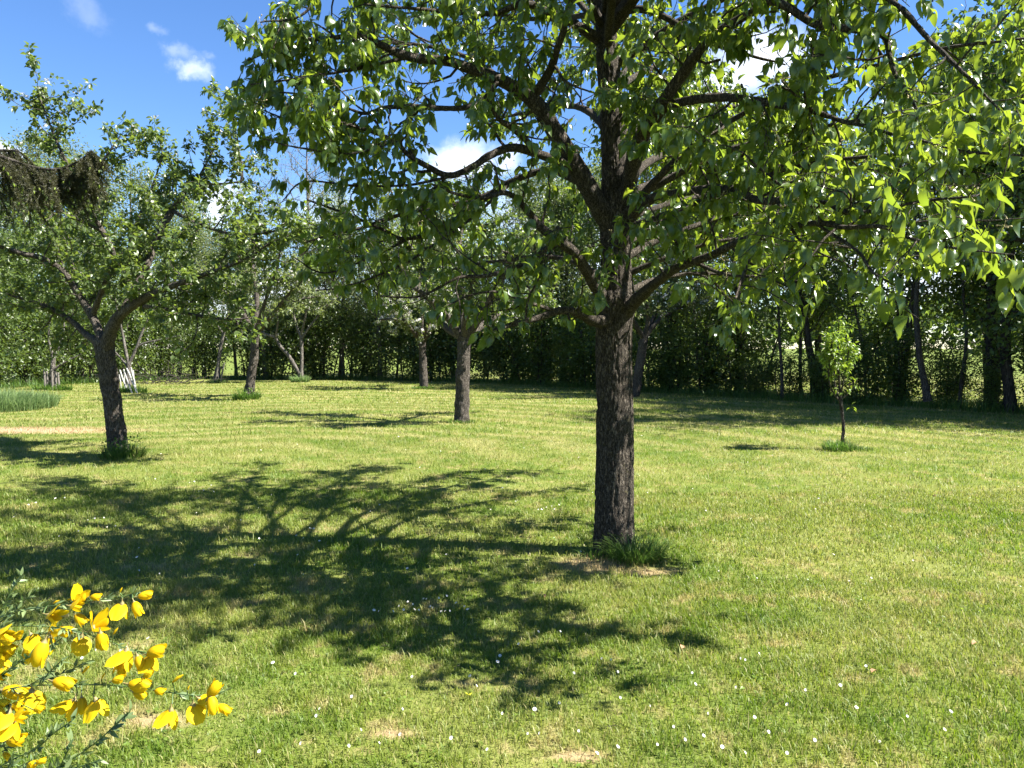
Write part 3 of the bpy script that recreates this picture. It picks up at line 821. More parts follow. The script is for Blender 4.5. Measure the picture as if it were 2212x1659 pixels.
# spent blossom clusters: fans of thin stalks ending in small tan knobs
M_SPENT = plain_mat('spent_blossom', (.42, .33, .16), (.60, .52, .28), .8, 60)
sb = MB()
sel = prg.choice(len(sp), 420, replace=False)
for i in sel:
    for _ in range(6):
        dd = nrm(prg.normal(0, 1, 3) + [0, 0, .3]); q = sp[i] + dd * prg.uniform(.025, .045)
        tube(sb, np.array([sp[i], (sp[i] + q) / 2 + prg.normal(0, .003, 3), q]), [.0009, .0009, .0011], 3)
        tube(sb, np.array([q, q + dd * .004, q + dd * .009]), [.0018, .0042, .003], 5)
sb.build('spent_blossoms', M_SPENT, pear, pb, kind='stuff')
print('pear leaves', NL, 'spurs', len(sp))


# ---- apple trees of the orchard
def drawn_tree(name, label, base_px, trunk, limbs, rg, leaves=APPLE, lmat=M_APPLE, bark=M_ABARK, gap=.16, start=.2, lmin=.3, lmax=1.0, twg=3.5, per=3.2, size=(.05, .08),
               sgap=.11, blossom=0, upb=.35, clip=None, sides=14, extra=None, bsize=.04, droop=(-.3, .8), rough=.16, bl_top=0.0, group=None, cat='tree', wsc=1.0):
    base = at(*base_px); base[2] = 0
    t = thing(name, label, cat, base, group)
    mb = MB(); P, r = limb_path(trunk, 110); r = r * wsc; tube(mb, P, r, 56, rough, 5, bark=bark_disp(30, .016, .28)); mb.build('trunk', bark, t, base)
    SB, ST = [], []
    for pts in limbs:
        P, r = limb_path(pts, 9 * len(pts)); r = r * wsc
        lb = MB(); tube(lb, P, r, sides, .15, 12); lb.build('limb', bark, t, base)
        b, w = side_growth(P, r, rg, start, gap, lmin, lmax, upb, twg)
        SB += b; ST += w
    tb = MB()
    for P, r in SB: tube(tb, P, r, 5)
    for P, r in ST: tube(tb, P, r, 3)
    tb.build('twigs', bark, t, base, kind='stuff')
    s1, t1 = spurs(SB, sgap, rg, .15); s2, t2 = spurs(ST, sgap * .8, rg, .05)
    s, tt = np.vstack([s1, s2]), np.vstack([t1, t2])
    if clip is not None:
        ok = clip(s); s, tt = s[ok], tt[ok]
    p, d, n = rosettes(s, tt, per, rg, droop, .9)
    sz = rg.uniform(*size, len(p)); ti = np.clip(rg.normal(.5, .28, len(p)), 0, 1)
    fb = MB(); v = rg.integers(0, len(leaves), len(p))
    for k in range(len(leaves)):
        m = v == k; cloud(fb, leaves[k], p[m], d[m], n[m], sz[m], ti[m])
    fb.build('foliage', lmat, t, base, kind='stuff')
    if blossom:
        w = np.ones(len(s)) if not bl_top else np.exp((s[:, 2] - s[:, 2].max()) * bl_top)
        c = s[rg.choice(len(s), blossom, p=w / w.sum())]
        c = np.repeat(c, 4, 0); c = c + rg.normal(0, .03, c.shape)
        bb = MB(); dd = rg.normal(0, 1, c.shape)
        cloud(bb, BLOSSOM, c, dd, nrm(rg.normal(0, .7, c.shape)) + UP, rg.uniform(.8, 1.15, len(c)) * bsize, rg.uniform(0, 1, len(c)))
        bb.build('blossoms', M_WHITE, t, base, kind='stuff')
    return t, base


ag = np.random.default_rng(21)
D1 = 11.5
drawn_tree('apple_tree', 'old apple tree with a forked rough trunk and white blossom tips at the left', (254, 980, D1),
           [(257, 992, D1, 56), (255, 970, D1, 48), (250, 930, D1, 45), (242, 860, D1, 42), (232, 800, D1, 42), (226, 755, D1, 44), (228, 730, D1, 38)],
           [[(225, 765, D1, 36), (236, 725, 11.4, 32), (252, 690, 11.3, 28), (275, 668, 11.2, 23), (321, 640, 11.0, 19), (380, 615, 10.8, 15), (450, 590, 10.6, 11), (530, 560, 10.4, 7), (590, 520, 10.3, 4)],
            [(222, 760, D1, 26), (205, 735, 11.6, 20), (185, 722, 11.8, 15), (150, 690, 12.0, 13), (95, 660, 12.3, 10), (30, 640, 12.6, 7), (-40, 620, 12.8, 4)],
            [(226, 745, D1, 24), (212, 712, 11.6, 21), (198, 680, 11.7, 20), (172, 640, 11.8, 18), (140, 590, 11.8, 16), (95, 560, 11.7, 14), (40, 545, 11.6, 11), (-40, 520, 11.5, 7), (-110, 500, 11.4, 4)],
            [(200, 685, 11.7, 15), (215, 640, 11.5, 14), (245, 560, 11.2, 13), (222, 500, 11.1, 13), (196, 455, 11.0, 12), (195, 405, 10.9, 9), (215, 360, 10.9, 7), (262, 290, 10.9, 3)],
            [(196, 450, 11.0, 8), (160, 380, 11.2, 6), (120, 300, 11.3, 5), (80, 195, 11.4, 3)],
            [(260, 682, 11.3, 20), (300, 610, 11.6, 19), (340, 515, 11.9, 18), (372, 455, 12.1, 17), (398, 415, 12.2, 13), (428, 385, 12.3, 8), (450, 345, 12.4, 5), (468, 310, 12.5, 3)],
            [(310, 662, 11.1, 11), (360, 668, 11.0, 9), (430, 682, 10.9, 8), (500, 690, 10.8, 6), (545, 686, 10.8, 3)],
            [(262, 684, 11.3, 18), (290, 640, 11.8, 16), (300, 600, 12.3, 14), (280, 540, 12.7, 11), (300, 470, 13.0, 8), (330, 400, 13.1, 5), (350, 340, 13.1, 3)],
            [(172, 640, 11.8, 12), (150, 560, 12.3, 10), (100, 480, 12.7, 8), (60, 420, 12.9, 5), (20, 390, 13, 3)],
            [(372, 455, 12.1, 10), (420, 480, 11.5, 8), (500, 505, 11.0, 7), (590, 500, 10.6, 5), (640, 470, 10.4, 3)],
            [(222, 500, 11.1, 9), (160, 470, 10.6, 7), (90, 440, 10.2, 5), (10, 430, 9.9, 3)],
            [(398, 415, 12.2, 8), (430, 400, 12.2, 6), (500, 395, 12.2, 5), (524, 380, 12.2, 4), (510, 290, 12.2, 3), (497, 215, 12.2, 2)]],
           ag, wsc=.86, gap=.1, lmin=.3, lmax=1.2, per=3.5, size=(.06, .098), sgap=.095, blossom=130, bl_top=1.3, twg=4.5, bsize=.045)

DA = 16.6
drawn_tree('apple_tree', 'apple tree with straight grey trunk beyond the left side of the pear tree', (997, 910, DA),
           [(996, 916, DA, 36), (997, 900, DA, 32), (999, 830, DA, 30), (1001, 770, DA, 29), (1003, 730, DA, 30), (1004, 712, DA, 26)],
           [[(1003, 735, DA, 20), (1040, 680, 16.4, 16), (1080, 610, 16.1, 12), (1130, 540, 15.9, 8), (1180, 500, 15.8, 4)],
            [(1002, 738, DA, 20), (970, 690, 16.5, 16), (920, 640, 16.3, 12), (860, 600, 16.2, 8), (800, 590, 16.1, 4)],
            [(1003, 730, DA, 20), (1000, 660, 17, 16), (990, 560, 17.3, 12), (1000, 470, 17.5, 8), (1010, 410, 17.6, 4)],
            [(1003, 732, DA, 18), (1060, 690, 17.3, 13), (1120, 650, 18, 9), (1190, 640, 18.5, 4)],
            [(1003, 732, DA, 18), (950, 690, 17.3, 13), (900, 560, 18, 9), (860, 490, 18.5, 4)],
            [(1003, 734, DA, 18), (1010, 660, 16, 13), (1040, 560, 15.4, 9), (1050, 480, 15, 4)]],
           ag, gap=.1, lmin=.4, lmax=1.3, per=3.4, size=(.06, .1), sgap=.11, blossom=200, twg=4.5, lmat=M_APPLE, start=.3)
DB = 30.5
drawn_tree('apple_tree', 'blossoming apple tree with short upright trunk in front of the back hedge', (915, 838, DB),
           [(915, 842, DB, 21), (915, 830, DB, 18), (914, 790, DB, 16), (912, 750, DB, 15), (911, 735, DB, 14)],
           [[(911, 742, DB, 10), (940, 700, 30, 8), (970, 640, 29.6, 6), (1000, 590, 29.3, 3)],
            [(911, 742, DB, 10), (880, 700, 30, 8), (850, 660, 29.6, 6), (810, 630, 29.3, 3)],
            [(911, 738, DB, 10), (910, 670, 30.6, 8), (905, 590, 31, 6), (920, 520, 31.2, 3)],
            [(911, 740, DB, 10), (930, 700, 31.3, 7), (960, 660, 32, 5), (990, 650, 32.5, 3)],
            [(911, 740, DB, 10), (895, 700, 29.6, 7), (860, 690, 29, 5), (820, 690, 28.7, 3)],
            [(911, 740, DB, 9), (930, 690, 29.8, 7), (960, 690, 29, 5), (980, 700, 28.7, 3)]],
           ag, gap=.11, lmin=.5, lmax=1.6, per=3, size=(.08, .13), sgap=.16, blossom=900, twg=4.5, start=.3, lmat=M_PALE, bsize=.075)
DC = 24.2
drawn_tree('apple_tree', 'apple tree with a curved leaning trunk left of the middle of the lawn', (538, 862, DC),
           [(535, 866, DC, 26), (538, 850, DC, 21), (543, 810, DC, 18), (549, 770, DC, 17), (551, 725, DC, 17), (552, 712, DC, 15)],
           [[(551, 722, DC, 12), (580, 690, 23.8, 9), (620, 640, 23.4, 6), (660, 600, 23, 3)],
            [(551, 722, DC, 12), (520, 670, 24, 9), (480, 620, 23.6, 6), (440, 580, 23.3, 3)],
            [(551, 720, DC, 12), (555, 640, 24.5, 10), (545, 560, 24.8, 7), (555, 480, 25, 3)],
            [(551, 722, DC, 11), (590, 680, 25, 8), (640, 650, 25.6, 5), (690, 640, 26, 3)],
            [(551, 722, DC, 11), (530, 680, 25.2, 8), (520, 600, 26, 5), (500, 540, 26.5, 3)],
            [(551, 722, DC, 11), (570, 660, 23.6, 8), (600, 570, 23, 5), (610, 500, 22.7, 3)]],
           ag, gap=.1, lmin=.4, lmax=1.4, per=3.2, size=(.07, .12), sgap=.14, blossom=160, twg=4.5, start=.3, lmat=M_PALE, bsize=.06)
DE = 36.0
drawn_tree('apple_tree', 'fork-trunked fruit tree with one limb leaning left in front of the back hedge', (650, 824, DE),
           [(650, 828, DE, 16), (650, 815, DE, 13), (649, 806, DE, 12)],
           [[(650, 812, DE, 10), (637, 790, DE, 9), (623, 768, DE, 8), (605, 748, DE, 7), (595, 730, DE, 6), (580, 724, DE, 5), (560, 712, DE, 4), (540, 680, DE, 2)],
            [(650, 812, DE, 9), (652, 774, DE, 7), (650, 730, DE, 7), (642, 708, DE, 5), (630, 660, 36, 3), (620, 600, 36, 2)],
            [(650, 735, DE, 6), (664, 712, DE, 5), (690, 680, DE, 4), (720, 650, DE, 2)],
            [(650, 725, DE, 5), (660, 680, 35.5, 4), (670, 620, 35, 3), (680, 560, 35, 2)],
            [(595, 730, DE, 5), (600, 690, 35.5, 4), (590, 640, 35, 2)]],
           ag, gap=.14, lmin=.5, lmax=1.8, per=3, size=(.09, .15), sgap=.18, blossom=80, twg=4, start=.5, lmat=M_PALE, bark=M_PBARK, bsize=.08)
DF = 25.0
drawn_tree('apple_tree', 'apple tree with a slanting trunk half hidden behind the pear trunk', (1374, 858, DF),
           [(1370, 866, DF, 22), (1373, 845, DF, 20), (1380, 800, DF, 19), (1388, 750, DF, 18), (1393, 725, DF, 16)],
           [[(1391, 735, DF, 12), (1400, 690, 24.8, 9), (1396, 640, 24.5, 6), (1400, 580, 24.2, 3)],
            [(1391, 732, DF, 12), (1415, 700, 25, 9), (1435, 682, 25.2, 7), (1480, 660, 25.4, 5), (1530, 650, 25.5, 3)],
            [(1391, 732, DF, 11), (1420, 670, 25.8, 8), (1460, 600, 26.3, 5), (1480, 540, 26.6, 3)],
            [(1391, 732, DF, 11), (1360, 680, 24.3, 8), (1320, 640, 24, 5), (1280, 620, 23.8, 3)]],
           ag, gap=.1, lmin=.4, lmax=1.5, per=3, size=(.08, .12), sgap=.15, blossom=220, twg=4.5, start=.3, lmat=M_PALE, bsize=.06)
# trees inside stakes
DG = 28.0
drawn_tree('young_apple_tree', 'thin many-stemmed tree inside leaning whitish stakes behind the left apple tree', (278, 842, DG),
           [(278, 846, DG, 14), (277, 825, DG, 11), (278, 790, DG, 10), (279, 782, DG, 9)],
           [[(278, 788, DG, 7), (270, 750, DG, 6), (265, 722, DG, 5), (255, 680, 27.8, 4), (245, 620, 27.6, 2)],
            [(279, 786, DG, 7), (295, 750, DG, 6), (308, 715, DG, 5), (321, 689, DG, 4), (345, 650, 28, 2)],
            [(290, 757, DG, 5), (310, 742, DG, 4), (356, 732, DG, 3), (390, 725, DG, 2)],
            [(278, 795, DG, 5), (262, 775, 28.3, 4), (240, 750, 28.5, 2)]],
           ag, gap=.45, lmin=.3, lmax=1.1, per=1.8, size=(.06, .09), sgap=.3, twg=2, start=.5, lmat=M_PALE, bark=M_PBARK)
DH = 36.0
drawn_tree('young_apple_tree', 'slim leaning young tree tied among grey stakes by the back hedge', (467, 824, DH),
           [(465, 828, DH, 9), (468, 810, DH, 8), (473, 775, DH, 7), (478, 742, DH, 7), (488, 698, DH, 6)],
           [[(486, 704, DH, 5), (496, 660, DH, 4), (505, 610, 36, 2)], [(486, 706, DH, 4), (515, 680, 35.8, 3), (540, 660, 35.6, 2)], [(482, 720, DH, 4), (460, 690, 35.6, 3), (440, 660, 35.3, 2)]],
           ag, gap=.35, lmin=.4, lmax=1.4, per=.8, size=(.06, .09), sgap=.4, twg=3, start=.3, lmat=M_PALE, bark=M_PBARK)
DI = 29.5
drawn_tree('young_apple_tree', 'small tree inside shaded upright stakes at the far left hedge', (112, 838, DI),
           [(113, 842, DI, 12), (112, 820, DI, 10), (114, 790, DI, 9), (116, 770, DI, 8)],
           [[(115, 800, DI, 6), (128, 790, DI, 5), (148, 779, DI, 4), (175, 765, DI, 2)], [(116, 775, DI, 6), (105, 730, DI, 4), (110, 680, DI, 2)], [(116, 775, DI, 5), (135, 730, DI, 4), (140, 680, DI, 2)]],
           ag, gap=.3, lmin=.4, lmax=1.2, per=2.4, size=(.07, .1), sgap=.2, twg=3, start=.3, lmat=M_HEDGE2, bark=M_PBARK)


def stake(top, bot, d, r, mat_, label, group):
    a, b = at(bot[0], bot[1], d), at(top[0], top[1], d)
    a[2] = min(a[2], 0) - .05
    base = a.copy()
    mb = MB(); n = 7
    Q = np.array([a + (b - a) * t for t in np.linspace(0, 1, n)]) + rng.normal(0, .006, (n, 3))
    tube(mb, Q, [r * (1.05 - .12 * t) for t in np.linspace(0, 1, n)], 9, .1, 14)
    o = mb.build('stake', mat_, base=base); o.location = tuple(base)
    tag(o, label, 'stake', group)


for i, (t, b, dd) in enumerate([((259, 800), (277, 838), 27.2), ((267, 798), (286, 841), 27.0), ((274, 796), (297, 842), 27.0), ((283, 794), (296, 841), 27.7),
                                ((257, 809), (264, 838), 27.9), ((268, 806), (269, 838), 28.6), ((288, 800), (290, 838), 28.7)]):
    stake(t, b, dd, .030 if i < 4 else .022, M_STAKE, 'whitish wooden stake leaning around the thin tree behind the left apple tree', 'leaning white stakes around one tree')
for i, (t, b, dd) in enumerate([((472, 786), (464, 825), 35.4), ((484, 784), (476, 821), 35.4), ((468, 790), (460, 823), 36.2), ((477, 792), (470, 824), 36.4)]):
    stake(t, b, dd, .040, M_STAKE2, 'grey wooden stake slanting beside the slim tree by the back hedge', 'grey stakes around the slim tree')
for i, (x0, x1) in enumerate([(95, 98), (101, 103), (107, 108), (112, 113), (120, 121), (125, 128)]):
    stake((x0, 800 + (i % 3) * 3), (x1, 837 + (i % 2)), 29.0 + .25 * (i % 3), .042, M_STAKE2, 'weathered upright stake around the small tree at the far left hedge', 'upright stakes at the far left')

# sapling on the right
DS = 12.1
sg = np.random.default_rng(5)
sap, sbase = drawn_tree('pear_sapling', 'slim young pear sapling with upright twigs alone on the right lawn', (1822, 970, DS),
                        [(1822, 975, DS, 7.5), (1821, 945, DS, 6.5), (1822, 920, DS, 6), (1819, 895, DS, 6), (1816, 868, DS, 6), (1815, 858, DS, 5)],
                        [[(1816, 866, DS, 5), (1813, 830, DS, 4.5), (1812, 790, DS, 4), (1810, 740, DS, 3), (1812, 695, DS, 2)],
                         [(1815, 868, DS, 4), (1803, 852, 12.05, 3.5), (1793, 832, 12, 3), (1790, 808, 12, 3), (1792, 770, 12, 2.5), (1796, 735, 12, 2)],
                         [(1817, 862, DS, 3), (1832, 850, 12.1, 2.5), (1843, 835, 12.1, 2.2), (1850, 824, 12.1, 1.8)],
                         [(1815, 860, DS, 4), (1806, 842, 12.2, 3), (1802, 810, 12.25, 3), (1806, 760, 12.3, 2.5), (1822, 712, 12.3, 2)],
                         [(1816, 856, DS, 4), (1822, 820, 12.0, 3), (1830, 780, 11.95, 2.5), (1836, 740, 11.9, 2)],
                         [(1814, 830, DS, 4), (1808, 790, 11.9, 3), (1796, 760, 11.85, 2.5), (1800, 720, 11.9, 2)]],
                        sg, leaves=PEAR[:3], lmat=M_SAP, bark=M_HBARK, gap=.042, start=.4, lmin=.06, lmax=.2, twg=3.0, per=2.6, size=(.055, .085), sgap=.05, upb=.4, droop=(.1, 1.0), sides=7, clip=lambda q: proj(q)[1] < 818)
# a few leaves on the low twig
mb = MB()
for x, y in ((1850, 826), (1845, 832), (1838, 880), (1800, 838), (1825, 845), (1832, 840)):
    n = 4; p = np.repeat(at(x, y, 12.05)[None], n, 0) + sg.normal(0, .02, (n, 3))
    cloud(mb, PEAR[0], p, sg.normal(0, .6, (n, 3)) - UP * .5, sg.normal(0, .4, (n, 3)) + UP, .075, sg.uniform(.3, 1, n))
mb.build('low_leaves', M_SAP, sap, sbase, kind='stuff')

# ------------------------------------------------------------------ hedge and boundary trees
def bg_tree(seed, H, cr, fb, nb, nleaf, lsize, stems=1, r0=.11, prof='oval', scat=.28, twigs=0):
    rg = np.random.default_rng(seed)
    w, ends = MB(), []
    for s in range(stems):
        a = rg.uniform(0, 6.28)
        b = np.array([math.cos(a), math.sin(a), 0]) * (.0 if stems == 1 else rg.uniform(.1, .5))
        tr = grow(b - UP * .1, UP + b * .35 + rg.normal(0, .05, 3), H * rg.uniform(.8, 1.0), 14, .05, .08, rg)
        k = 1 if stems == 1 else .55
        rad = np.linspace(r0 * k, .018, len(tr)); rad[0] *= 1.3
        tube(w, tr, rad, 8, .1, 5)
        for j in range(nb):
            t = fb + (1 - fb) * (j + rg.uniform(0, 1)) / nb
            i = min(int(t * (len(tr) - 1)), len(tr) - 2)
            q = tr[i] + (tr[i + 1] - tr[i]) * ((t * (len(tr) - 1)) % 1)
            u = (t - fb) / (1 - fb)
            ln = cr * {'oval': math.sin(math.pi * min(1, .22 + .72 * u)) ** .7, 'cone': 1.05 - .75 * u, 'up': .5 + .6 * u}[prof] * rg.uniform(.65, 1.15)
            az = rg.uniform(0, 6.28) + j * 2.4
            d = np.array([math.cos(az), math.sin(az), rg.uniform(.15, .95)])
            B = grow(q, d, ln, 7, .16, .04, rg)
            tube(w, B, np.linspace(min(rad[i] * .55, .012 + ln * .012), .006, len(B)), 5)
            ends.append(B[2:])
            for _ in range(4 + twigs):
                m = rg.integers(2, len(B)); C = grow(B[m], rg.normal(0, 1, 3) + (B[m] - B[m - 1]) * 3 + UP * .2, ln * rg.uniform(.2, .5), 4, .22, .03, rg)
                tube(w, C, np.linspace(.009, .004, len(C)), 3); ends.append(C[1:]); ends.append(C[2:])
    E = np.vstack(ends)
    lf = MB()
    if nleaf:
        c = E[rg.integers(0, len(E), nleaf)] + rg.normal(0, scat, (nleaf, 3)) * np.array([1, 1, .75])
        c[:, 2] = np.maximum(c[:, 2], .04)
        d = nrm(rg.normal(0, 1, (nleaf, 3)) - UP * .5); n = rg.normal(0, .7, (nleaf, 3)) + UP * .9
        cloud(lf, QUAD, c, d, n, rg.uniform(.75, 1.35, nleaf) * lsize, np.clip(rg.normal(.45, .27, nleaf), 0, 1))
    return w, lf


def variant(seed, mats, **k):
    w, l = bg_tree(seed, **k)
    return w.mesh('trunk', mats[0]), l.mesh('crown', mats[1])


def plant(name, var, loc, sc, rz, label, cat, group, bark=None, leaf=None):
    t = thing(name, label, cat, (loc[0], loc[1], 0), group, rz, sc)
    o = link('trunk', var[0], t)
    o = link('crown', var[1], t, kind='stuff')
    return t


V_TREE = [variant(100 + k, (M_HBARK, M_HEDGE), H=9.6, cr=2.2, fb=.2, nb=26, nleaf=8200, lsize=.12, scat=.27, r0=.12) for k in range(4)]
V_SLIM = [variant(120 + k, (M_HBARK, M_HEDGE), H=11, cr=1.8, fb=.15, nb=26, nleaf=5600, lsize=.12, scat=.24, r0=.10, prof='oval') for k in range(3)]
V_LEFT = [variant(140 + k, (M_HBARK, M_HEDGE2), H=8.2, cr=2.3, fb=.1, nb=22, nleaf=8000, lsize=.13, scat=.32, stems=2, r0=.11) for k in range(3)]
V_PALE = [variant(160 + k, (M_PBARK, M_PALE), H=10.5, cr=2.4, fb=.2, nb=26, nleaf=9000, lsize=.09, scat=.35, r0=.12, twigs=3) for k in range(2)]
V_GREY = [variant(260 + k, (M_HBARK, M_PALE), H=10, cr=2.0, fb=.2, nb=26, nleaf=5200, lsize=.10, scat=.26, r0=.11) for k in range(2)]
V_BARE = [variant(180 + k, (M_TWIG, M_PALE), H=11, cr=2.6, fb=.2, nb=34, nleaf=1500, lsize=.07, scat=.2, r0=.13, twigs=14) for k in range(2)]
V_SHRUB = [variant(200 + k, (M_HBARK, M_HEDGE), H=2.7, cr=.95, fb=.04, nb=9, nleaf=3900, lsize=.09, scat=.2, stems=4, r0=.04, prof='up') for k in range(4)]
V_BUSH = [variant(220 + k, (M_HBARK, M_HEDGE2), H=3.4, cr=1.2, fb=.03, nb=10, nleaf=5200, lsize=.1, scat=.24, stems=4, r0=.05, prof='oval') for k in range(3)]

HL = np.array([(20.5, 8.0), (16.0, 13.4), (12.6, 18.0), (9.9, 21.4), (6.6, 25.6), (4.0, 29.0), (1.0, 33.0), (-3.6, 37.0), (-9.5, 38.6), (-15.5, 39.4), (-19.0, 35.0), (-20.2, 29.5), (-22, 24), (-24, 18)])
cs = spline(HL, 400)
arc = np.concatenate([[0], np.cumsum(np.linalg.norm(np.diff(cs, axis=0), axis=1))])
hg = np.random.default_rng(77)


def on_hedge(s, off):
    i = min(np.searchsorted(arc, s), len(cs) - 2)
    T = nrm(cs[i + 1] - cs[max(i - 1, 0)]); Nn = np.array([T[1], -T[0]])        # away from the lawn
    return cs[i] + Nn * off


TOT = arc[-1]


def stretch(p):
    x = F * p[0] / max(p[1], 1) + CX
    return 0 if x > 2050 else 1 if x > 1640 else 2 if x > 1380 else 3 if x > 1010 else 4


def shrub_words(p):
    w = ['at the right edge of the picture', 'behind the young sapling', 'between the pear trunk and the sapling', 'between the two grey trunks and the pear trunk', 'left of the grey trunks in mid lawn'][stretch(p)]
    return 'shaded dark shrub in the hedge bottom ' + w, 'shrub', 'hedge shrubs ' + w


def bush_words(p):
    x = F * p[0] / max(p[1], 1) + CX
    w = 'behind the left apple tree' if x < 330 else 'between the white stakes and the slim staked tree' if x < 480 else 'behind the fork-trunked tree' if x < 780 else 'behind the blossoming tree in mid lawn'
    return 'sunlit leafy bush in the hedge ' + w, 'bush', 'hedge bushes ' + w


def tree_words(p):
    w = ['at the right edge of the picture', 'behind the young sapling', 'between the pear trunk and the sapling', 'just left of the pear trunk', 'behind the grey trunks in mid lawn'][stretch(p)]
    return 'tall slender dark green tree in the hedge row ' + w, 'tree', 'hedge trees ' + w

s_corner = arc[np.argmin(np.abs(cs[:, 0] + 1))]
s = 0.4
while s < TOT:
    p = on_hedge(s, hg.uniform(.6, 1.2)); u = s / TOT
    if s < s_corner:
        xg = F * p[0] / p[1] + CX
        k = hg.uniform(.42, .55) if (1630 < xg < 1780 or 2030 < xg < 2160) else hg.uniform(.62, .9) if s < s_corner * .55 else hg.uniform(.8, 1.15)
        plant('hedge_shrub', V_SHRUB[hg.integers(0, 4)], p, (1.15 * k + .1, 1.15 * k + .1, k), hg.uniform(0, 6.28), *shrub_words(p))
        s += hg.uniform(.85, 1.25)
    else:
        k = hg.uniform(.85, 1.35)
        plant('hedge_bush', V_BUSH[hg.integers(0, 3)], p, k, hg.uniform(0, 6.28), *bush_words(p))
        s += hg.uniform(1.1, 1.7)
# a second, thinner row of understorey
s = 1.0
while s < s_corner:
    p = on_hedge(s, hg.uniform(2.0, 3.6)); k = hg.uniform(.45, .95)
    plant('hedge_shrub', V_SHRUB[hg.integers(0, 4)], p, k, hg.uniform(0, 6.28), *shrub_words(p))
    s += hg.uniform(1.5, 2.6)
s = 0.0; i = 0
while s < s_corner:
    p = on_hedge(s, [1.7, 3.4, 5.4][i % 3] + hg.uniform(-.4, .4)); k = hg.uniform(.85, 1.15) * (1.12 if s < s_corner * .5 else 1.0)
    v = V_TREE[hg.integers(0, 4)] if hg.uniform() < .4 else V_SLIM[hg.integers(0, 3)] if hg.uniform() < .55 else V_GREY[hg.integers(0, 2)]
    plant('hedge_tree', v, p, k, hg.uniform(0, 6.28), *tree_words(p))
    s += hg.uniform(.68, 1.3); i += 1
while s < TOT:
    p = on_hedge(s, hg.uniform(2.2, 4.4)); k = hg.uniform(.8, 1.12)
    plant('hedge_tree', V_LEFT[hg.integers(0, 3)], p, k, hg.uniform(0, 6.28), 'bushy mid green tree rising behind the back hedge at the left', 'tree', 'trees behind the back hedge')
    s += hg.uniform(1.6, 2.6)
V_STEM = [variant(280 + k, (M_ABARK, M_HEDGE2), H=8.5, cr=1.3, fb=.3, nb=16, nleaf=2200, lsize=.11, scat=.25, r0=.055) for k in range(3)]
for x, y, k in ((1165, 33.6, 1), (1300, 31, 1.05), (1515, 26.8, 1), (1690, 23.8, .95), (1735, 25.4, 1.1), (1872, 22.9, .95), (2075, 20.6, 1), (2150, 21.2, 1.1), (700, 39.3, 1), (420, 40, 1)):
    p = (at(x, HZ, y)[0], y)
    t = plant('hedge_tree', V_STEM[int(hg.integers(0, 3))], p, k, hg.uniform(0, 6.28), 'thin bare grey stem in the hedge ' + tree_words(p)[0].split('hedge row ')[1], 'tree', 'thin grey stems ' + tree_words(p)[2][12:])
    t.rotation_euler[1] = hg.normal(0, .09); t.location[2] = -.08
for x, y, k, rz in ((60, 44, 1.25, 0), (130, 42, 1.32, 1), (215, 45, 1.3, 2.2), (300, 43, 1.15, 3), (385, 46, 1.08, 4), (-60, 40, 1.15, 5), (905, 46, 1.12, .5), (1050, 45, 1.1, 1.7), (1160, 44, 1.1, 2.9), (20, 42, 1.1, .7), (170, 44, 1.2, 3.3), (740, 40, .95, 2.1), (820, 39, .98, 3.9), (980, 38, 1.0, .2), (1110, 36.5, .98, 4.4), (1215, 35, 1.0, 1.1), (1290, 34, 1.0, 5.2), (1440, 31, .98, 2.7), (1530, 30, .92, .9), (440, 41, .85, 3.6), (510, 42, .8, 1.5), (255, 42, 1.1, 1.2), (345, 44, 1.0, 5.1)):
    plant('pale_tree', V_PALE[int(rz * 2) % 2], (at(x, HZ, y)[0], y), k, rz, *(('feathery pale green tree rising behind the left apple tree', 'tree', 'pale trees at the left') if x < 540 else ('pale small-leaved tree showing through the middle of the pear crown', 'tree', 'pale trees in the middle')))
for (x, y, k, rz), lb in zip(((575, 40, 1.12, .3), (650, 41, 1.22, 1.9), (735, 41, 1.02, 3.1)), ('nearly bare grey twiggy tree above the hedge, leftmost of three', 'nearly bare grey twiggy tree above the hedge, tallest and middle of three', 'nearly bare grey twiggy tree above the hedge, rightmost of three')):
    plant('bare_tree', V_BARE[int(rz) % 2], (at(x, HZ, y)[0], y), k, rz, lb, 'tree', 'bare trees above the back hedge')
# tall tree beyond the hedge at the right edge, and a pale slanting stem in the hedge
for (x, y, k, rz), lb in zip(((2190, 19, 1.12, 1.0), (2260, 17, 1.2, 2.5)), ('tallest leafy tree at the right edge of the picture', 'leafy tree just outside the right edge of the lawn')):
    plant('hedge_tree', V_TREE[int(rz)], (at(x, HZ, y)[0], y), k, rz, lb, 'tree', None)
sl_b = at(2003, 862, 20.2); sl_b[2] = 0
t = thing('slanting_tree', 'thin tree with a bare reddish slanting stem at the right hedge', 'tree', sl_b)
mb = MB(); P, r = limb_path([(2004, 866, 20.2, 19), (1998, 830, 20.2, 15), (1988, 780, 20.25, 13), (1983, 730, 20.3, 12), (1979, 660, 20.4, 10), (1984, 560, 20.5, 8), (1975, 460, 20.6, 5)], 50)
tube(mb, P, r, 14, .1, 8); mb.build('trunk', M_ABARK, t, sl_b)
b, w = side_growth(P, r, hg, .45, .4, .6, 1.4, .3, 2)
mb = MB()
for q, rr in b: tube(mb, q, rr, 4)
mb.build('twigs', M_HBARK, t, sl_b, kind='stuff')
s1, t1 = spurs(b, .18, hg)
p, d, n = rosettes(s1, t1, 3, hg); mb = MB(); cloud(mb, QUAD, p, d, n, .11, hg.uniform(0, 1, len(p))); mb.build('foliage', M_HEDGE, t, sl_b, kind='stuff')

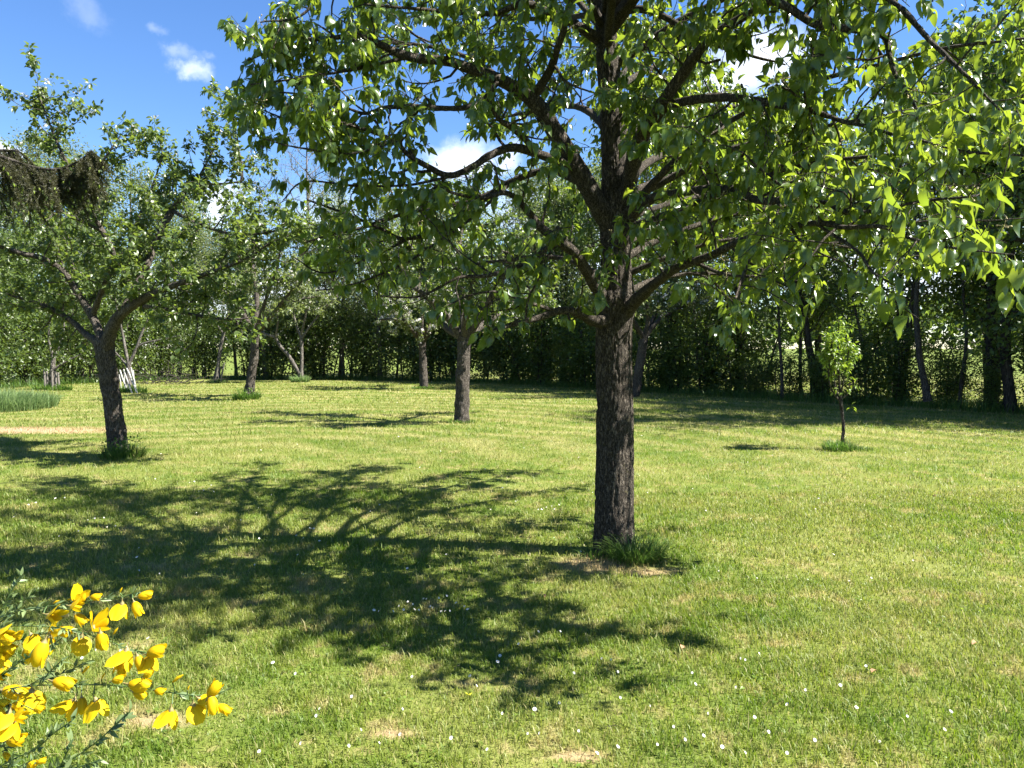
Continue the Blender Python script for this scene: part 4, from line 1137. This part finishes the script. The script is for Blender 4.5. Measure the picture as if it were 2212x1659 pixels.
# far wood beyond the field
fw = MB(); wg = np.random.default_rng(9)
n = 15000
ang = wg.uniform(-1.1, 1.1, n); dist = wg.uniform(150, 190, n)
X = np.sin(ang) * dist; Y = np.cos(ang) * dist
hh = 6 + 7 * fbm(np.stack([ang * 26, np.zeros(n), np.zeros(n)], 1), 3)
Z = hh * np.sqrt(wg.uniform(0, 1, n))
cloud(fw, QUAD, np.stack([X, Y, Z], 1), wg.normal(0, 1, (n, 3)), wg.normal(0, 1, (n, 3)), wg.uniform(1.2, 2.6, n), wg.uniform(0, 1, n))
tag(fw.build('distant_wood', M_HEDGE2), kind='stuff')

# rough grass strip at the foot of the hedge
rg_ = MB()
for q in np.arange(1, TOT, .011):
    pass
n = 15000; ss = hg.uniform(0, TOT, n); oo = hg.uniform(-.25, 1.0, n)
ix = np.clip(np.searchsorted(arc, ss), 1, len(cs) - 2); T = nrm(cs[ix + 1] - cs[ix - 1]); NN = np.stack([T[:, 1], -T[:, 0]], 1)
q = cs[ix] + NN * oo[:, None]; Pq = np.column_stack([q, np.zeros(n)])
blades(rg_, Pq, hg.lognormal(-1.5, .45, n), .016, np.clip(hg.normal(.4, .2, n), .05, .9), hg.uniform(0, 1, n))
tag(rg_.build('rough_grass', M_TUFT), kind='stuff')

# ------------------------------------------------------------------ tufts, tall grass, brush
tuft('grass_tuft', 'big dark green grass tuft against the right foot of the pear trunk', at(1375, 1200, 5.75), .2, .16, .33, 620, w=.0055, droop=.8)
tuft('grass_tuft', 'short sparse grass at the left foot of the pear trunk', at(1290, 1200, 5.85), .16, .12, .16, 130, w=.006)
tuft('grass_tuft', 'dark leafy tuft around the foot of the left apple tree', at(264, 985, 11.2), .32, .22, .36, 420, w=.010, leafy=120)
tuft('grass_tuft', 'green grass tuft around the foot of the young sapling', at(1812, 970, 12.0), .24, .2, .3, 420, w=.009)
tuft('grass_tuft', 'low flattened grass spreading right of the sapling foot', at(1850, 972, 11.95), .26, .14, .14, 200, w=.009)
tuft('grass_tuft', 'leafy clump at the foot of the curved leaning apple trunk', at(533, 862, 24), .42, .35, .42, 420, w=.022, leafy=260)
tuft('grass_tuft', 'yellow-green grass tuft at the foot of the fork-trunked tree', at(648, 824, 35.8), .42, .3, .55, 420, M_TALL, w=.03)
tuft('grass_tuft', 'low grass tuft around the trunk of the apple tree beyond the pear', at(998, 911, 16.5), .3, .22, .16, 260, w=.012)
tuft('grass_tuft', 'low grass around the short trunk before the back hedge', at(916, 838, 30.3), .5, .3, .2, 260, w=.024)
tuft('grass_tuft', 'grass grown up inside the leaning white stakes', at(280, 843, 27.4), .6, .4, .42, 520, w=.022)
tuft('grass_tuft', 'grass grown up between the grey stakes by the back hedge', at(470, 824, 35.6), .45, .3, .35, 300, M_TALL, w=.028)
tuft('grass_tuft', 'dark grass inside the upright stakes at the far left', at(112, 840, 29), .75, .4, .42, 420, w=.024)
tuft('tall_grass_clump', 'tall uncut pale green grass clump at the left edge of the lawn', at(-30, 872, 20.2), 1.6, 1.7, .75, 6000, M_TALL, w=.016, droop=.5, cat='tall grass')
bp = MB()
bc = at(350, 822, 34.0); bc[2] = 0
for _ in range(80):
    q = bc + np.array([hg.normal(0, 1.0), hg.normal(0, .35), abs(hg.normal(0, .3))])
    tube(bp, grow(q, np.array([hg.normal(), hg.normal() * .5, hg.normal() * .35]), hg.uniform(.6, 1.5), 5, .2, .02, hg), np.linspace(.016, .006, 6), 4)
o = bp.build('brush_pile', M_HBARK, base=bc); o.location = tuple(bc); tag(o, 'low pile of dry brown brushwood lying in front of the back hedge', 'brushwood')

# ------------------------------------------------------------------ spruce bough at the left
M_NEEDLE = leaf_mat('spruce_needle', (.028, .034, .011), (.072, .068, .020), (.10, .10, .02), .55, .2)
M_SHOOT = leaf_mat('spruce_shoot', (.22, .32, .04), (.34, .42, .06), (.35, .45, .06), .5, .3)
ng = np.random.default_rng(3)
sbp = np.array([-5.3, 3.3, 0.0])
spruce = thing('spruce_tree', 'drooping dark spruce bough reaching in at the left edge', 'tree', sbp)
mb = MB(); Q = np.array([sbp + [0, 0, z] for z in np.linspace(-.1, 7.5, 20)]); tube(mb, Q, np.linspace(.17, .03, 20), 20, .1, 6); mb.build('trunk', M_HBARK, spruce, sbp)


def bough(path, hang):
    wood, need, shoot = MB(), MB(), MB()
    P, r = path; tube(wood, P, r, 7, .1, 30)
    np_, nd_, sh = [], [], []
    P = P + ng.normal(0, .004, P.shape)

    def needles(C, dens=1300):
        L = np.linalg.norm(np.diff(C, axis=0), axis=1).sum(); n = int(L * dens)
        t = ng.uniform(0, len(C) - 1.001, n); i = t.astype(int); f = (t - i)[:, None]
        np_.append(C[i] * (1 - f) + C[i + 1] * f); nd_.append(nrm(ng.normal(0, 1, (n, 3)) + nrm(C[i + 1] - C[i]) * .9))
    needles(P, 1600)
    for i in range(len(P) // 4, len(P)):
        for _ in range(2):
            k = i / len(P)
            ln = hang * (1.2 - .9 * k) * ng.uniform(.2, 1.15)
            if ng.uniform() < .12: continue
            C = grow(P[i], np.array([.55 + ng.normal(0, .3), ng.normal(0, .45), -.75 + ng.normal(0, .3)]), ln, 8, .06, -.10, ng)
            tube(wood, C, np.linspace(.004, .0015, len(C)), 4); needles(C)
            for j in range(1, len(C)):
                for _ in range(2):
                    E = grow(C[j], nrm(C[j] - C[j - 1]) + np.array([ng.normal(0, .28), ng.normal(0, .3), -.2]), ng.uniform(.04, .10), 3, .1, -.05, ng)
                    needles(E, 1300)
                    if ng.uniform() < .10: sh.append(E[-1])
            if ng.uniform() < .5: sh.append(C[-1])
    p, d = np.vstack(np_), np.vstack(nd_)
    tpl = (np.array([(-.09, 0, 0), (.09, 0, 0), (0, 1, 0)], float), np.array([(0, 1, 2)]), np.zeros((3, 3)))
    cloud(need, tpl, p, d, ng.normal(0, 1, p.shape), ng.uniform(.011, .018, len(p)), np.clip(ng.normal(.5, .3, len(p)), 0, 1))
    for q in sh:
        dd = np.array([ng.normal(0, .25), ng.normal(0, .25), -1]) * ng.uniform(.012, .02)
        tube(shoot, np.array([q, q + dd * .5, q + dd]), [.003, .0055, .002], 6, tint=float(ng.uniform()))
    return wood, need, shoot


P, r = limb_path([(-900, 170, 3.4, 40), (-500, 220, 3.7, 28), (-200, 285, 4.0, 16), (0, 338, 4.2, 8), (60, 358, 4.25, 6.5), (110, 366, 4.28, 5.5), (145, 360, 4.3, 5), (175, 345, 4.3, 4), (198, 326, 4.3, 3)], 54)
bw, bn, bs = bough((P, r), .40)
bo = bw.build('bough', M_HBARK, spruce, sbp); ne = bn.build('needles', M_NEEDLE, spruce, sbp, kind='stuff'); shs = bs.build('new_shoots', M_SHOOT, spruce, sbp, kind='stuff')
P2, r2 = limb_path([(-800, 60, 3.4, 30), (-420, 150, 4.0, 20), (-200, 260, 4.3, 12), (-60, 330, 4.6, 8), (0, 325, 4.7, 6), (40, 326, 4.7, 4)], 40)
bw, bn, bs = bough((P2, r2), .5)
bw.build('bough', M_HBARK, spruce, sbp); bn.build('needles', M_NEEDLE, spruce, sbp, kind='stuff'); bs.build('new_shoots', M_SHOOT, spruce, sbp, kind='stuff')
for k, (rz, dz) in enumerate(((1.5, .3), (2.6, -.5), (3.7, .2), (4.6, -.6), (3.2, 1.6))):
    for o in (bo, ne, shs):
        c = o.copy(); COL.objects.link(c); c.parent = spruce; c.rotation_euler = (0, 0, rz); c.location = (0, 0, dz)

# ------------------------------------------------------------------ broom in front
M_BSTEM = plain_mat('broom_stem', (.05, .10, .025), (.10, .16, .045), .55, 80)
M_BLEAF = leaf_mat('broom_leaf', (.10, .155, .055), (.20, .26, .10), (.15, .25, .06), .5, .25)
M_PETAL = leaf_mat('broom_petal', (.72, .42, .006), (.92, .70, .014), (.88, .60, .008), .55, .42, spec=.15)
M_CALYX = plain_mat('broom_calyx', (.20, .15, .05), (.26, .22, .08), .6, 90)
DBR = .80


def B(x, y, d=DBR):      # a place on the broom, from the enlarged view of it
    return at(x * .2560, 1234 + y * .2560, d)


bb_ = np.array([-.95, .85, 0.0])
broom = thing('broom_shrub', 'yellow flowering broom with arching green stems at the bottom left', 'shrub', bb_)
STEMS = [
    [(-900, 900, .86, 15), (-400, 560, .84, 12), (0, 385, .82, 9), (230, 320, .80, 8), (560, 280, .78, 8), (800, 245, .77, 7), (960, 232, .76, 6), (1090, 200, .76, 5), (1180, 180, .755, 4)],
    [(-900, 800, .9, 15), (-400, 560, .87, 12), (0, 470, .85, 9), (430, 470, .83, 9), (700, 520, .81, 8), (950, 600, .79, 7), (1050, 645, .785, 6), (1250, 690, .78, 5), (1310, 690, .78, 3)],
    [(-900, 1500, .85, 16), (-400, 1150, .82, 13), (0, 1010, .80, 11), (300, 965, .79, 10), (640, 958, .78, 10), (900, 960, .77, 9), (1100, 975, .765, 8), (1300, 1000, .76, 7), (1550, 1040, .755, 6), (1750, 1048, .75, 5), (1900, 1010, .75, 3)],
    [(-900, 1900, .82, 14), (-350, 1250, .78, 11), (0, 900, .74, 9), (180, 760, .73, 9), (350, 680, .72, 8), (530, 560, .71, 3)],
    [(-900, 2600, .8, 16), (-350, 1950, .74, 13), (0, 1650, .70, 11), (300, 1500, .69, 10), (450, 1370, .685, 8), (630, 1245, .68, 3)],
    [(-500, 2600, .8, 16), (100, 1950, .72, 14), (480, 1660, .68, 13), (650, 1560, .675, 11), (850, 1410, .67, 8), (1000, 1270, .665, 6), (1095, 1185, .66, 3)],
    [(-900, 1200, .95, 14), (-300, 720, .92, 11), (0, 340, .90, 9), (90, 180, .90, 7), (180, 30, .90, 3)],
    [(-900, 1000, .92, 14), (-300, 600, .90, 11), (0, 430, .88, 9), (200, 250, .87, 7), (320, 170, .87, 3)],
    [(250, 960, .79, 8), (380, 880, .76, 8), (460, 810, .74, 6), (530, 745, .73, 3)],
    [(200, 975, .80, 8), (450, 890, .80, 7), (600, 830, .80, 5), (720, 770, .80, 3)],
    [(-600, 2600, .74, 14), (200, 1900, .68, 11), (520, 1700, .66, 9), (700, 1640, .655, 6), (860, 1590, .65, 3)],
    [(-900, 1700, .9, 14), (-300, 1000, .88, 11), (0, 640, .86, 9), (250, 560, .85, 7), (480, 500, .84, 4)],
    [(-900, 1650, .76, 14), (-300, 1300, .72, 10), (0, 1140, .72, 8), (170, 1130, .72, 5)],
    [(-900, 2300, .78, 14), (-200, 1600, .72, 10), (0, 1480, .72, 8), (60, 1520, .72, 4)],
    [(-700, 2800, .72, 14), (0, 1760, .66, 10), (180, 1640, .655, 8), (300, 1590, .65, 4)],
    [(500, 1660, .68, 8), (560, 1540, .67, 6), (600, 1420, .67, 3)],
]
bg_ = np.random.default_rng(15)
stemP = []
for pts in STEMS:
    W = np.array([np.append(B(x, y, d), w * .256 * .55 * d / F) for x, y, d, w in pts])
    if pts[0][0] == -900 or pts[0][0] in (-500, -600, -700):
        W = np.vstack([np.append(bb_ + bg_.normal(0, .04, 3) * [1, 1, 0], .004), np.append((bb_ + W[0, :3]) / 2 + [-.05, 0, .1], .0035), W])
    Q = spline(W, 11 * len(W)); P = Q[:, :3]
    mb = MB(); tube(mb, P, np.maximum(Q[:, 3], .0006), 6); mb.build('stem', M_BSTEM, broom, bb_)
    stemP.append(P)
# small leaflets in threes close to the stems
LEAFLET = leaf_tpl(.17, .4, .1, 4, 0)
mb = MB()
for k, P in enumerate(stemP):
    seg = np.linalg.norm(np.diff(P, axis=0), axis=1); L = np.concatenate([[0], np.cumsum(seg)])
    dense = .0040 if k in (3, 4, 5, 6, 7, 8, 9, 10, 11, 14, 15) else .0062
    for t in np.arange(L[-1] * .3, L[-1], dense):
        i = min(max(np.searchsorted(L, t), 1), len(P) - 1); T = nrm(P[i] - P[i - 1])
        side = nrm(np.cross(T, bg_.normal(0, 1, 3)))
        for _ in range(3 if bg_.uniform() < .7 else 1):
            d = nrm(T * bg_.uniform(.5, 1.3) + side * .7 + bg_.normal(0, .3, 3))
            cloud(mb, LEAFLET, P[i][None], d[None], bg_.normal(0, 1, (1, 3)) + UP, bg_.uniform(.005, .013), bg_.uniform(0, 1, 1))
mb.build('leaves', M_BLEAF, broom, bb_, kind='stuff')


def grid(nu, nv, fn):
    V = np.array([fn(u, v) for v in np.linspace(0, 1, nv) for u in np.linspace(0, 1, nu)])
    f = [(j * nu + i, j * nu + i + 1, (j + 1) * nu + i + 1, (j + 1) * nu + i) for j in range(nv - 1) for i in range(nu - 1)]
    return V, np.array(f)


# pea flower, pointing along +y, "up" is +z, length about 1
def flower_meshes(spread, closed):
    keel = MB()

    def pouch(u, v):
        a = 2 * math.pi * u; w = max(.02, math.sin(math.pi * min(1, .08 + v * .9)) ** .7)
        return (.19 * w * math.cos(a), v * .98, -.16 * math.sin(math.pi * v * .8) + .26 * w * math.sin(a) * (1.0 if math.sin(a) < 0 else .75) + .12 * v * v)
    vv = lambda a, b, n, m: np.clip(np.repeat(np.linspace(a, b, m), n) + np.tile(.12 * np.cos(np.arange(n) * 2.1), m), 0, 1)
    keel.add(*grid(11, 9, pouch), tint=vv(.1, .7, 11, 9))
    for sx in (-1, 1):
        def wing(u, v):
            w = .30 * math.sin(math.pi * min(1, .06 + v * .9)) ** .6
            z = (u - .5) * 2 * w
            return (sx * (.20 + .10 * v + spread * .35 * v - .25 * (u - .5) ** 2), .08 + v * .95, z - .06 + .08 * v)
        keel.add(*grid(5, 7, wing), tint=vv(.2, .95, 5, 7))
    ban = MB()
    if closed:
        def bn(u, v):
            a = (u - .5) * math.pi * 1.25; w = .33 * math.sin(math.pi * min(1, .1 + v * .86)) ** .6
            return (w * math.sin(a), v * 1.06, w * math.cos(a) * .9 + .02)
    else:
        def bn(u, v):
            w = .55 * math.sin(math.pi * min(1, .07 + v * .86)) ** .55; x = (u - .5) * 2
            return (w * x, .05 + v * .78, .10 + .85 * v ** 1.15 - .22 * x * x * w + .06 * math.sin(v * 3) + .025 * v * math.cos(x * 9) + .03 * math.sin(x * 4 + v * 5))
    ban.add(*grid(13, 11, bn), tint=vv(.15, 1.0, 13, 11))
    cal = MB(); tube(cal, np.array([(0, -.34, .06), (0, -.16, .02), (0, -.02, 0), (0, .10, 0), (0, .18, .0)]), [.03, .035, .12, .17, .14], 9)
    return keel.mesh('flower', M_PETAL), ban.mesh('banner_petal', M_PETAL), cal.mesh('calyx', M_CALYX)


FM = {'o': flower_meshes(.5, False), 'c': flower_meshes(.1, True), 'w': flower_meshes(.9, False)}
FLOWERS = [(1225, 205, 'c', 10, 110), (1025, 330, 'o', -95, 145), (1170, 315, 'c', -55, 135), (690, 215, 'o', 40, 140), (815, 215, 'c', 5, 110), (470, 380, 'w', -10, 140), (700, 400, 'c', -25, 150),
           (850, 440, 'w', 35, 170), (680, 610, 'o', -100, 150), (855, 590, 'c', -85, 170), (570, 500, 'c', 5, 150), (470, 510, 'o', 15, 120), (30, 540, 'o', -20, 130), (70, 580, 'c', 0, 120), (100, 640, 'c', -5, 140),
           (50, 700, 'o', 30, 140), (20, 790, 'o', -50, 130), (280, 590, 'w', -70, 150), (350, 690, 'c', -105, 190), (240, 700, 'c', -110, 170), (150, 545, 'c', 30, 110), (410, 620, 'c', -100, 150),
           (1065, 740, 'o', -95, 165), (1180, 770, 'c', -70, 140), (1275, 770, 'o', -80, 150), (1330, 672, 'c', 18, 170), (1040, 815, 'c', -95, 120), (1255, 865, 'c', 25, 100),
           (540, 945, 'c', -10, 170), (1180, 960, 'c', -4, 190), (1180, 1040, 'c', -20, 110), (1360, 1008, 'c', 2, 110), (1000, 912, 'c', 18, 100),
           (1810, 990, 'c', 55, 150), (1440, 1235, 'w', -95, 165), (1630, 1190, 'o', -90, 160), (1800, 1125, 'c', -75, 160), (1895, 1160, 'c', -25, 130), (1715, 1105, 'o', -40, 110),
           (605, 1150, 'w', -110, 165), (825, 1150, 'w', -75, 165), (700, 1130, 'c', -80, 130), (120, 1030, 'c', -15, 190), (275, 1090, 'o', -85, 200), (340, 1160, 'c', 10, 100), (150, 1130, 'c', 10, 120),
           (65, 1260, 'o', -100, 160), (165, 1235, 'o', -10, 130), (110, 1335, 'o', -90, 150), (150, 1420, 'c', 12, 180), (65, 1555, 'c', -30, 90), (280, 1625, 'c', 35, 110), (350, 1605, 'c', 20, 80), (10, 880, 'o', -30, 120),
           (20, 1110, 'c', 0, 110), (10, 1190, 'c', -50, 110), (640, 300, 'o', -10, 110)]
allP = np.vstack(stemP)
ax, ay, _ = proj(allP)
ped = MB()
for x, y, kind, ang, ln in FLOWERS:
    X, Y = x * .256, 1234 + y * .256
    a = math.radians(ang); dx, dy = math.cos(a), -math.sin(a)
    Lp = ln * .256 * bg_.uniform(.82, 1.0)
    sx, sy = X - dx * Lp * .5, Y - dy * Lp * .5
    i = int(np.argmin((ax - sx) ** 2 + (ay - sy) ** 2)); dd = allP[i][1] - .006 + bg_.uniform(-.012, .006)
    p0, p1 = at(sx, sy, dd), at(sx + dx * Lp, sy + dy * Lp, dd)
    sz = np.linalg.norm(p1 - p0); yv = nrm(p1 - p0 + np.array([0, sz * bg_.uniform(-.45, .2), 0]))
    rot = bg_.uniform(-.9, .9)
    zv = np.array([math.sin(rot) * .8, -.75, .7]) if abs(ang) > 45 else np.array([0, -.5 + rot * .6, 1.0])
    Xa, Ya, Za = frames(yv[None], zv[None])
    l = p0 - bb_
    o = link('flower', FM[kind][0], broom)
    o.matrix_local = Matrix([[Xa[0][j] * sz, Ya[0][j] * sz, Za[0][j] * sz, l[j]] for j in range(3)] + [[0, 0, 0, 1]])
    link('banner_petal', FM[kind][1], o); link('calyx', FM[kind][2], o)
    q0 = allP[i]; q1 = p0 - yv * sz * .3
    tube(ped, np.array([q0, (q0 + q1) / 2 + UP * .001, q1]), [.0007, .0006, .0007], 5)
for x, y, ang, ln in ((725, 830, 45, 90), (975, 505, 55, 70), (870, 885, 60, 60), (965, 830, 70, 70), (475, 258, 25, 60), (1500, 905, 35, 110), (1590, 985, 70, 45), (1020, 160, 65, 55), (600, 235, 10, 70), (1250, 860, 35, 90)):
    X, Y = x * .256, 1234 + y * .256; a = math.radians(ang); L = ln * .256
    i = int(np.argmin((ax - X) ** 2 + (ay - Y) ** 2)); dd = allP[i][1] - .004
    p0, p1 = at(X - math.cos(a) * L / 2, Y + math.sin(a) * L / 2, dd), at(X + math.cos(a) * L / 2, Y - math.sin(a) * L / 2, dd)
    mb = MB(); sz = np.linalg.norm(p1 - p0)
    Q = np.array([p0 + (p1 - p0) * t for t in (0, .25, .5, .75, 1)]); Q[2] += UP * sz * .06
    tube(mb, Q, np.array([.05, .11, .13, .10, .03]) * sz, 7, tint=.6)
    mb.build('bud', M_PETAL, broom, bb_)
    tube(ped, np.array([allP[i], (allP[i] + p0) / 2, p0]), [.0006] * 3, 5)
ped.build('flower_stalks', M_BSTEM, broom, bb_, kind='stuff')

# ------------------------------------------------------------------ daisies and fallen leaves in the lawn
M_DY = plain_mat('daisy_disc', (.75, .50, .03), (.80, .60, .05), .7, 60)
M_DW = plain_mat('daisy_petal', (.78, .78, .78), (.85, .85, .84), .6, 60, .2)
dm = []
dg = np.random.default_rng(31)
for k in range(4):
    mb = MB()
    tube(mb, np.array([(0, 0, -.05), (.002, 0, -.02), (0, 0, -.002)]), .001, 4, mat=2)
    npet = 15; tl = nrm(np.array([dg.normal(0, .3), dg.normal(-.35, .2), 1.0]))
    a = np.arange(npet) * 2 * math.pi / npet + dg.normal(0, .06, npet)
    xv = nrm(np.cross(tl, [0, 1, 0])); yv = np.cross(tl, xv)
    d = np.cos(a)[:, None] * xv + np.sin(a)[:, None] * yv + tl * (.1 + .25 * (k % 2))
    tpl = (np.array([(-.1, .2, 0), (.1, .2, 0), (.2, .75, .03), (0, 1, 0), (-.2, .75, .03)], float), np.array([(0, 1, 2), (0, 2, 4), (4, 2, 3)]), np.zeros((5, 3)))
    cloud(mb, tpl, np.zeros((npet, 3)), d, np.repeat(tl[None], npet, 0), .0125, np.full(npet, .5), 0)
    tube(mb, np.array([-tl * .001, tl * .002, tl * .0038]), [.0036, .0036, .002], 8, mat=1)
    dm.append(mb.mesh('daisy', [M_DW, M_DY, M_BSTEM]))


def daisy(x, y, label, group):
    p = gnd(x, y); z = float(ground_z(p[0], p[1]))
    o = link('daisy', dm[int(dg.integers(0, 4))], None, (p[0], p[1], z + dg.uniform(.026, .042)))
    s = float(np.clip(dg.lognormal(-.72, .28), .3, .8)) * (1 + max(0, (p[1] - 5) * .05)); o.scale = (s, s, 1); o.rotation_euler = (0, 0, dg.uniform(-.6, .6))
    tag(o, label, 'daisy', group)


MIDC = [(808, 1331), (818, 1333), (872, 1328), (881, 1308), (892, 1312), (896, 1325), (905, 1326), (915, 1303), (921, 1300), (930, 1317), (935, 1325), (953, 1327), (962, 1328), (972, 1330), (985, 1313), (1003, 1316), (1010, 1325), (948, 1303), (850, 1332), (862, 1320)]
for x, y in MIDC: daisy(x, y, 'white daisy in the cluster on the shade edge below the pear tree', 'daisy cluster below the pear tree')
LEFTC = [(60, 1092), (68, 1098), (78, 1095), (95, 1101), (120, 1088), (140, 1084), (62, 1102), (205, 1134), (215, 1140), (225, 1132), (232, 1150), (190, 1137), (440, 1068), (452, 1066), (430, 1071), (462, 1072), (296, 1210), (345, 1248), (170, 1160), (128, 1170), (670, 1144), (678, 1149), (640, 1160), (560, 1168),
         (420, 1048), (410, 1050), (1170, 1104), (1180, 1101), (1192, 1100), (1198, 1105), (1163, 1107), (300, 1190), (250, 1146), (336, 1040), (520, 1130), (30, 1130), (655, 1170), (690, 1176), (800, 1110), (820, 1098)]
for x, y in LEFTC: daisy(x, y, 'white daisy in the tree shade on the left half of the lawn', 'daisies in the left shade')
FR = [(1240, 1472), (1335, 1465), (1340, 1521), (1320, 1437), (1300, 1432), (1085, 1560), (1155, 1550), (1208, 1535), (1520, 1611), (1560, 1641), (1600, 1436), (1610, 1440), (1815, 1500), (1405, 1545), (1455, 1590), (1480, 1618), (1630, 1570), (1660, 1600), (1700, 1541), (1740, 1510), (1760, 1623), (1420, 1628),
      (1165, 1610), (1250, 1598), (1052, 1640), (975, 1618), (890, 1480), (870, 1555), (760, 1520), (780, 1600), (820, 1625), (650, 1625), (690, 1550), (1530, 1560), (1590, 1500), (1495, 1470), (1960, 1560), (1900, 1620), (2040, 1590), (1850, 1545), (1700, 1650), (1610, 1648), (1335, 1640), (1290, 1650), (560, 1640), (1075, 1440), (1120, 1400), (1030, 1500),
      (300, 1240), (208, 1420), (262, 1425), (275, 1418), (178, 1440), (150, 1560), (320, 1395)]
for x, y in FR + [(dg.uniform(520, 2190), dg.uniform(1400, 1655)) for _ in range(12)]:
    daisy(x, y, *(('white daisy in the sunny grass along the lower left edge', 'daisies at the lower left') if x < 620 else ('white daisy in the grass at the bottom middle of the picture', 'daisies at the bottom middle') if x < 1280 else ('white daisy in the sunny grass at the lower right', 'daisies at the lower right')))
for _ in range(70):
    daisy(dg.uniform(300, 2000), dg.uniform(860, 1060) if dg.uniform() < .5 else dg.uniform(1060, 1380), 'tiny white daisy scattered over the middle of the lawn', 'daisies in the middle of the lawn')
nc = 2600
cen = scatter(2.6, 9.0, 3.2); pick = cen[dg.integers(0, len(cen), nc)] + dg.normal(0, .05, (nc, 3)) * [1, 1, 0]; pick[:, 2] = ground_z(pick[:, 0], pick[:, 1]) + dg.uniform(.012, .03, nc)
cv = MB(); cloud(cv, APPLE[0], pick, nrm(dg.normal(0, 1, (nc, 3)) * [1, 1, .2] + [0, 0, .2]), dg.normal(0, .3, (nc, 3)) + UP, dg.uniform(.012, .03, nc), dg.uniform(.2, .9, nc))
tag(cv.build('clover', M_SAP), kind='stuff')
lt = MB()
for q in scatter(2.6, 8.0, 1.6):
    a = dg.uniform(0, 6.28); L = dg.uniform(.02, .09); dd = np.array([math.cos(a), math.sin(a), dg.normal(0, .15)])
    tube(lt, np.array([q + UP * .022, q + UP * .028 + dd * L * .5 + dg.normal(0, .003, 3), q + UP * .022 + dd * L]), [.0016, .0014, .001], 4)
tag(lt.build('twig_litter', M_HBARK), kind='stuff')
M_DEAD = plain_mat('dead_leaf', (.26, .13, .06), (.40, .22, .11), .8, 60)
M_YEL = plain_mat('yellow_leaf', (.55, .55, .02), (.70, .66, .03), .6, 60)
for x, y, m, sc, lb in ((1017, 1520, M_YEL, .05, 'small yellow leaf lying in the grass at the front middle'), (1064, 1167, M_DEAD, .06, 'curled reddish brown leaf in the shade left of the pear trunk'),
                        (1180, 1291, M_DEAD, .035, 'small tan leaf in the grass just below the pear tree shade'), (1472, 1415, M_DEAD, .04, 'brown dead leaf on the grass right of the shade tips'),
                        (1880, 1472, M_DEAD, .045, 'dark brown leaf on the sunny grass at the lower right'), (1838, 1135, M_DEAD, .035, 'small dark leaf on the grass below the sapling'),
                        (2112, 1408, M_DEAD, .045, 'brown leaf on the grass near the right edge'), (2025, 1078, M_DEAD, .05, 'pale dry leaf on the lawn right of the sapling')):
    p = gnd(x, y); z = float(ground_z(p[0], p[1])) + .035
    mb = MB(); v = leaf_tpl(.33, .6, .35, 5, .2, wave=.05); mb.add(v[0] * sc, v[1], .5, v[2])
    o = mb.build('fallen_leaf', m); o.location = (p[0], p[1], z); o.rotation_euler = (dg.uniform(-.3, .5), dg.uniform(-.4, .4), dg.uniform(0, 6.28))
    tag(o, lb, 'leaf')
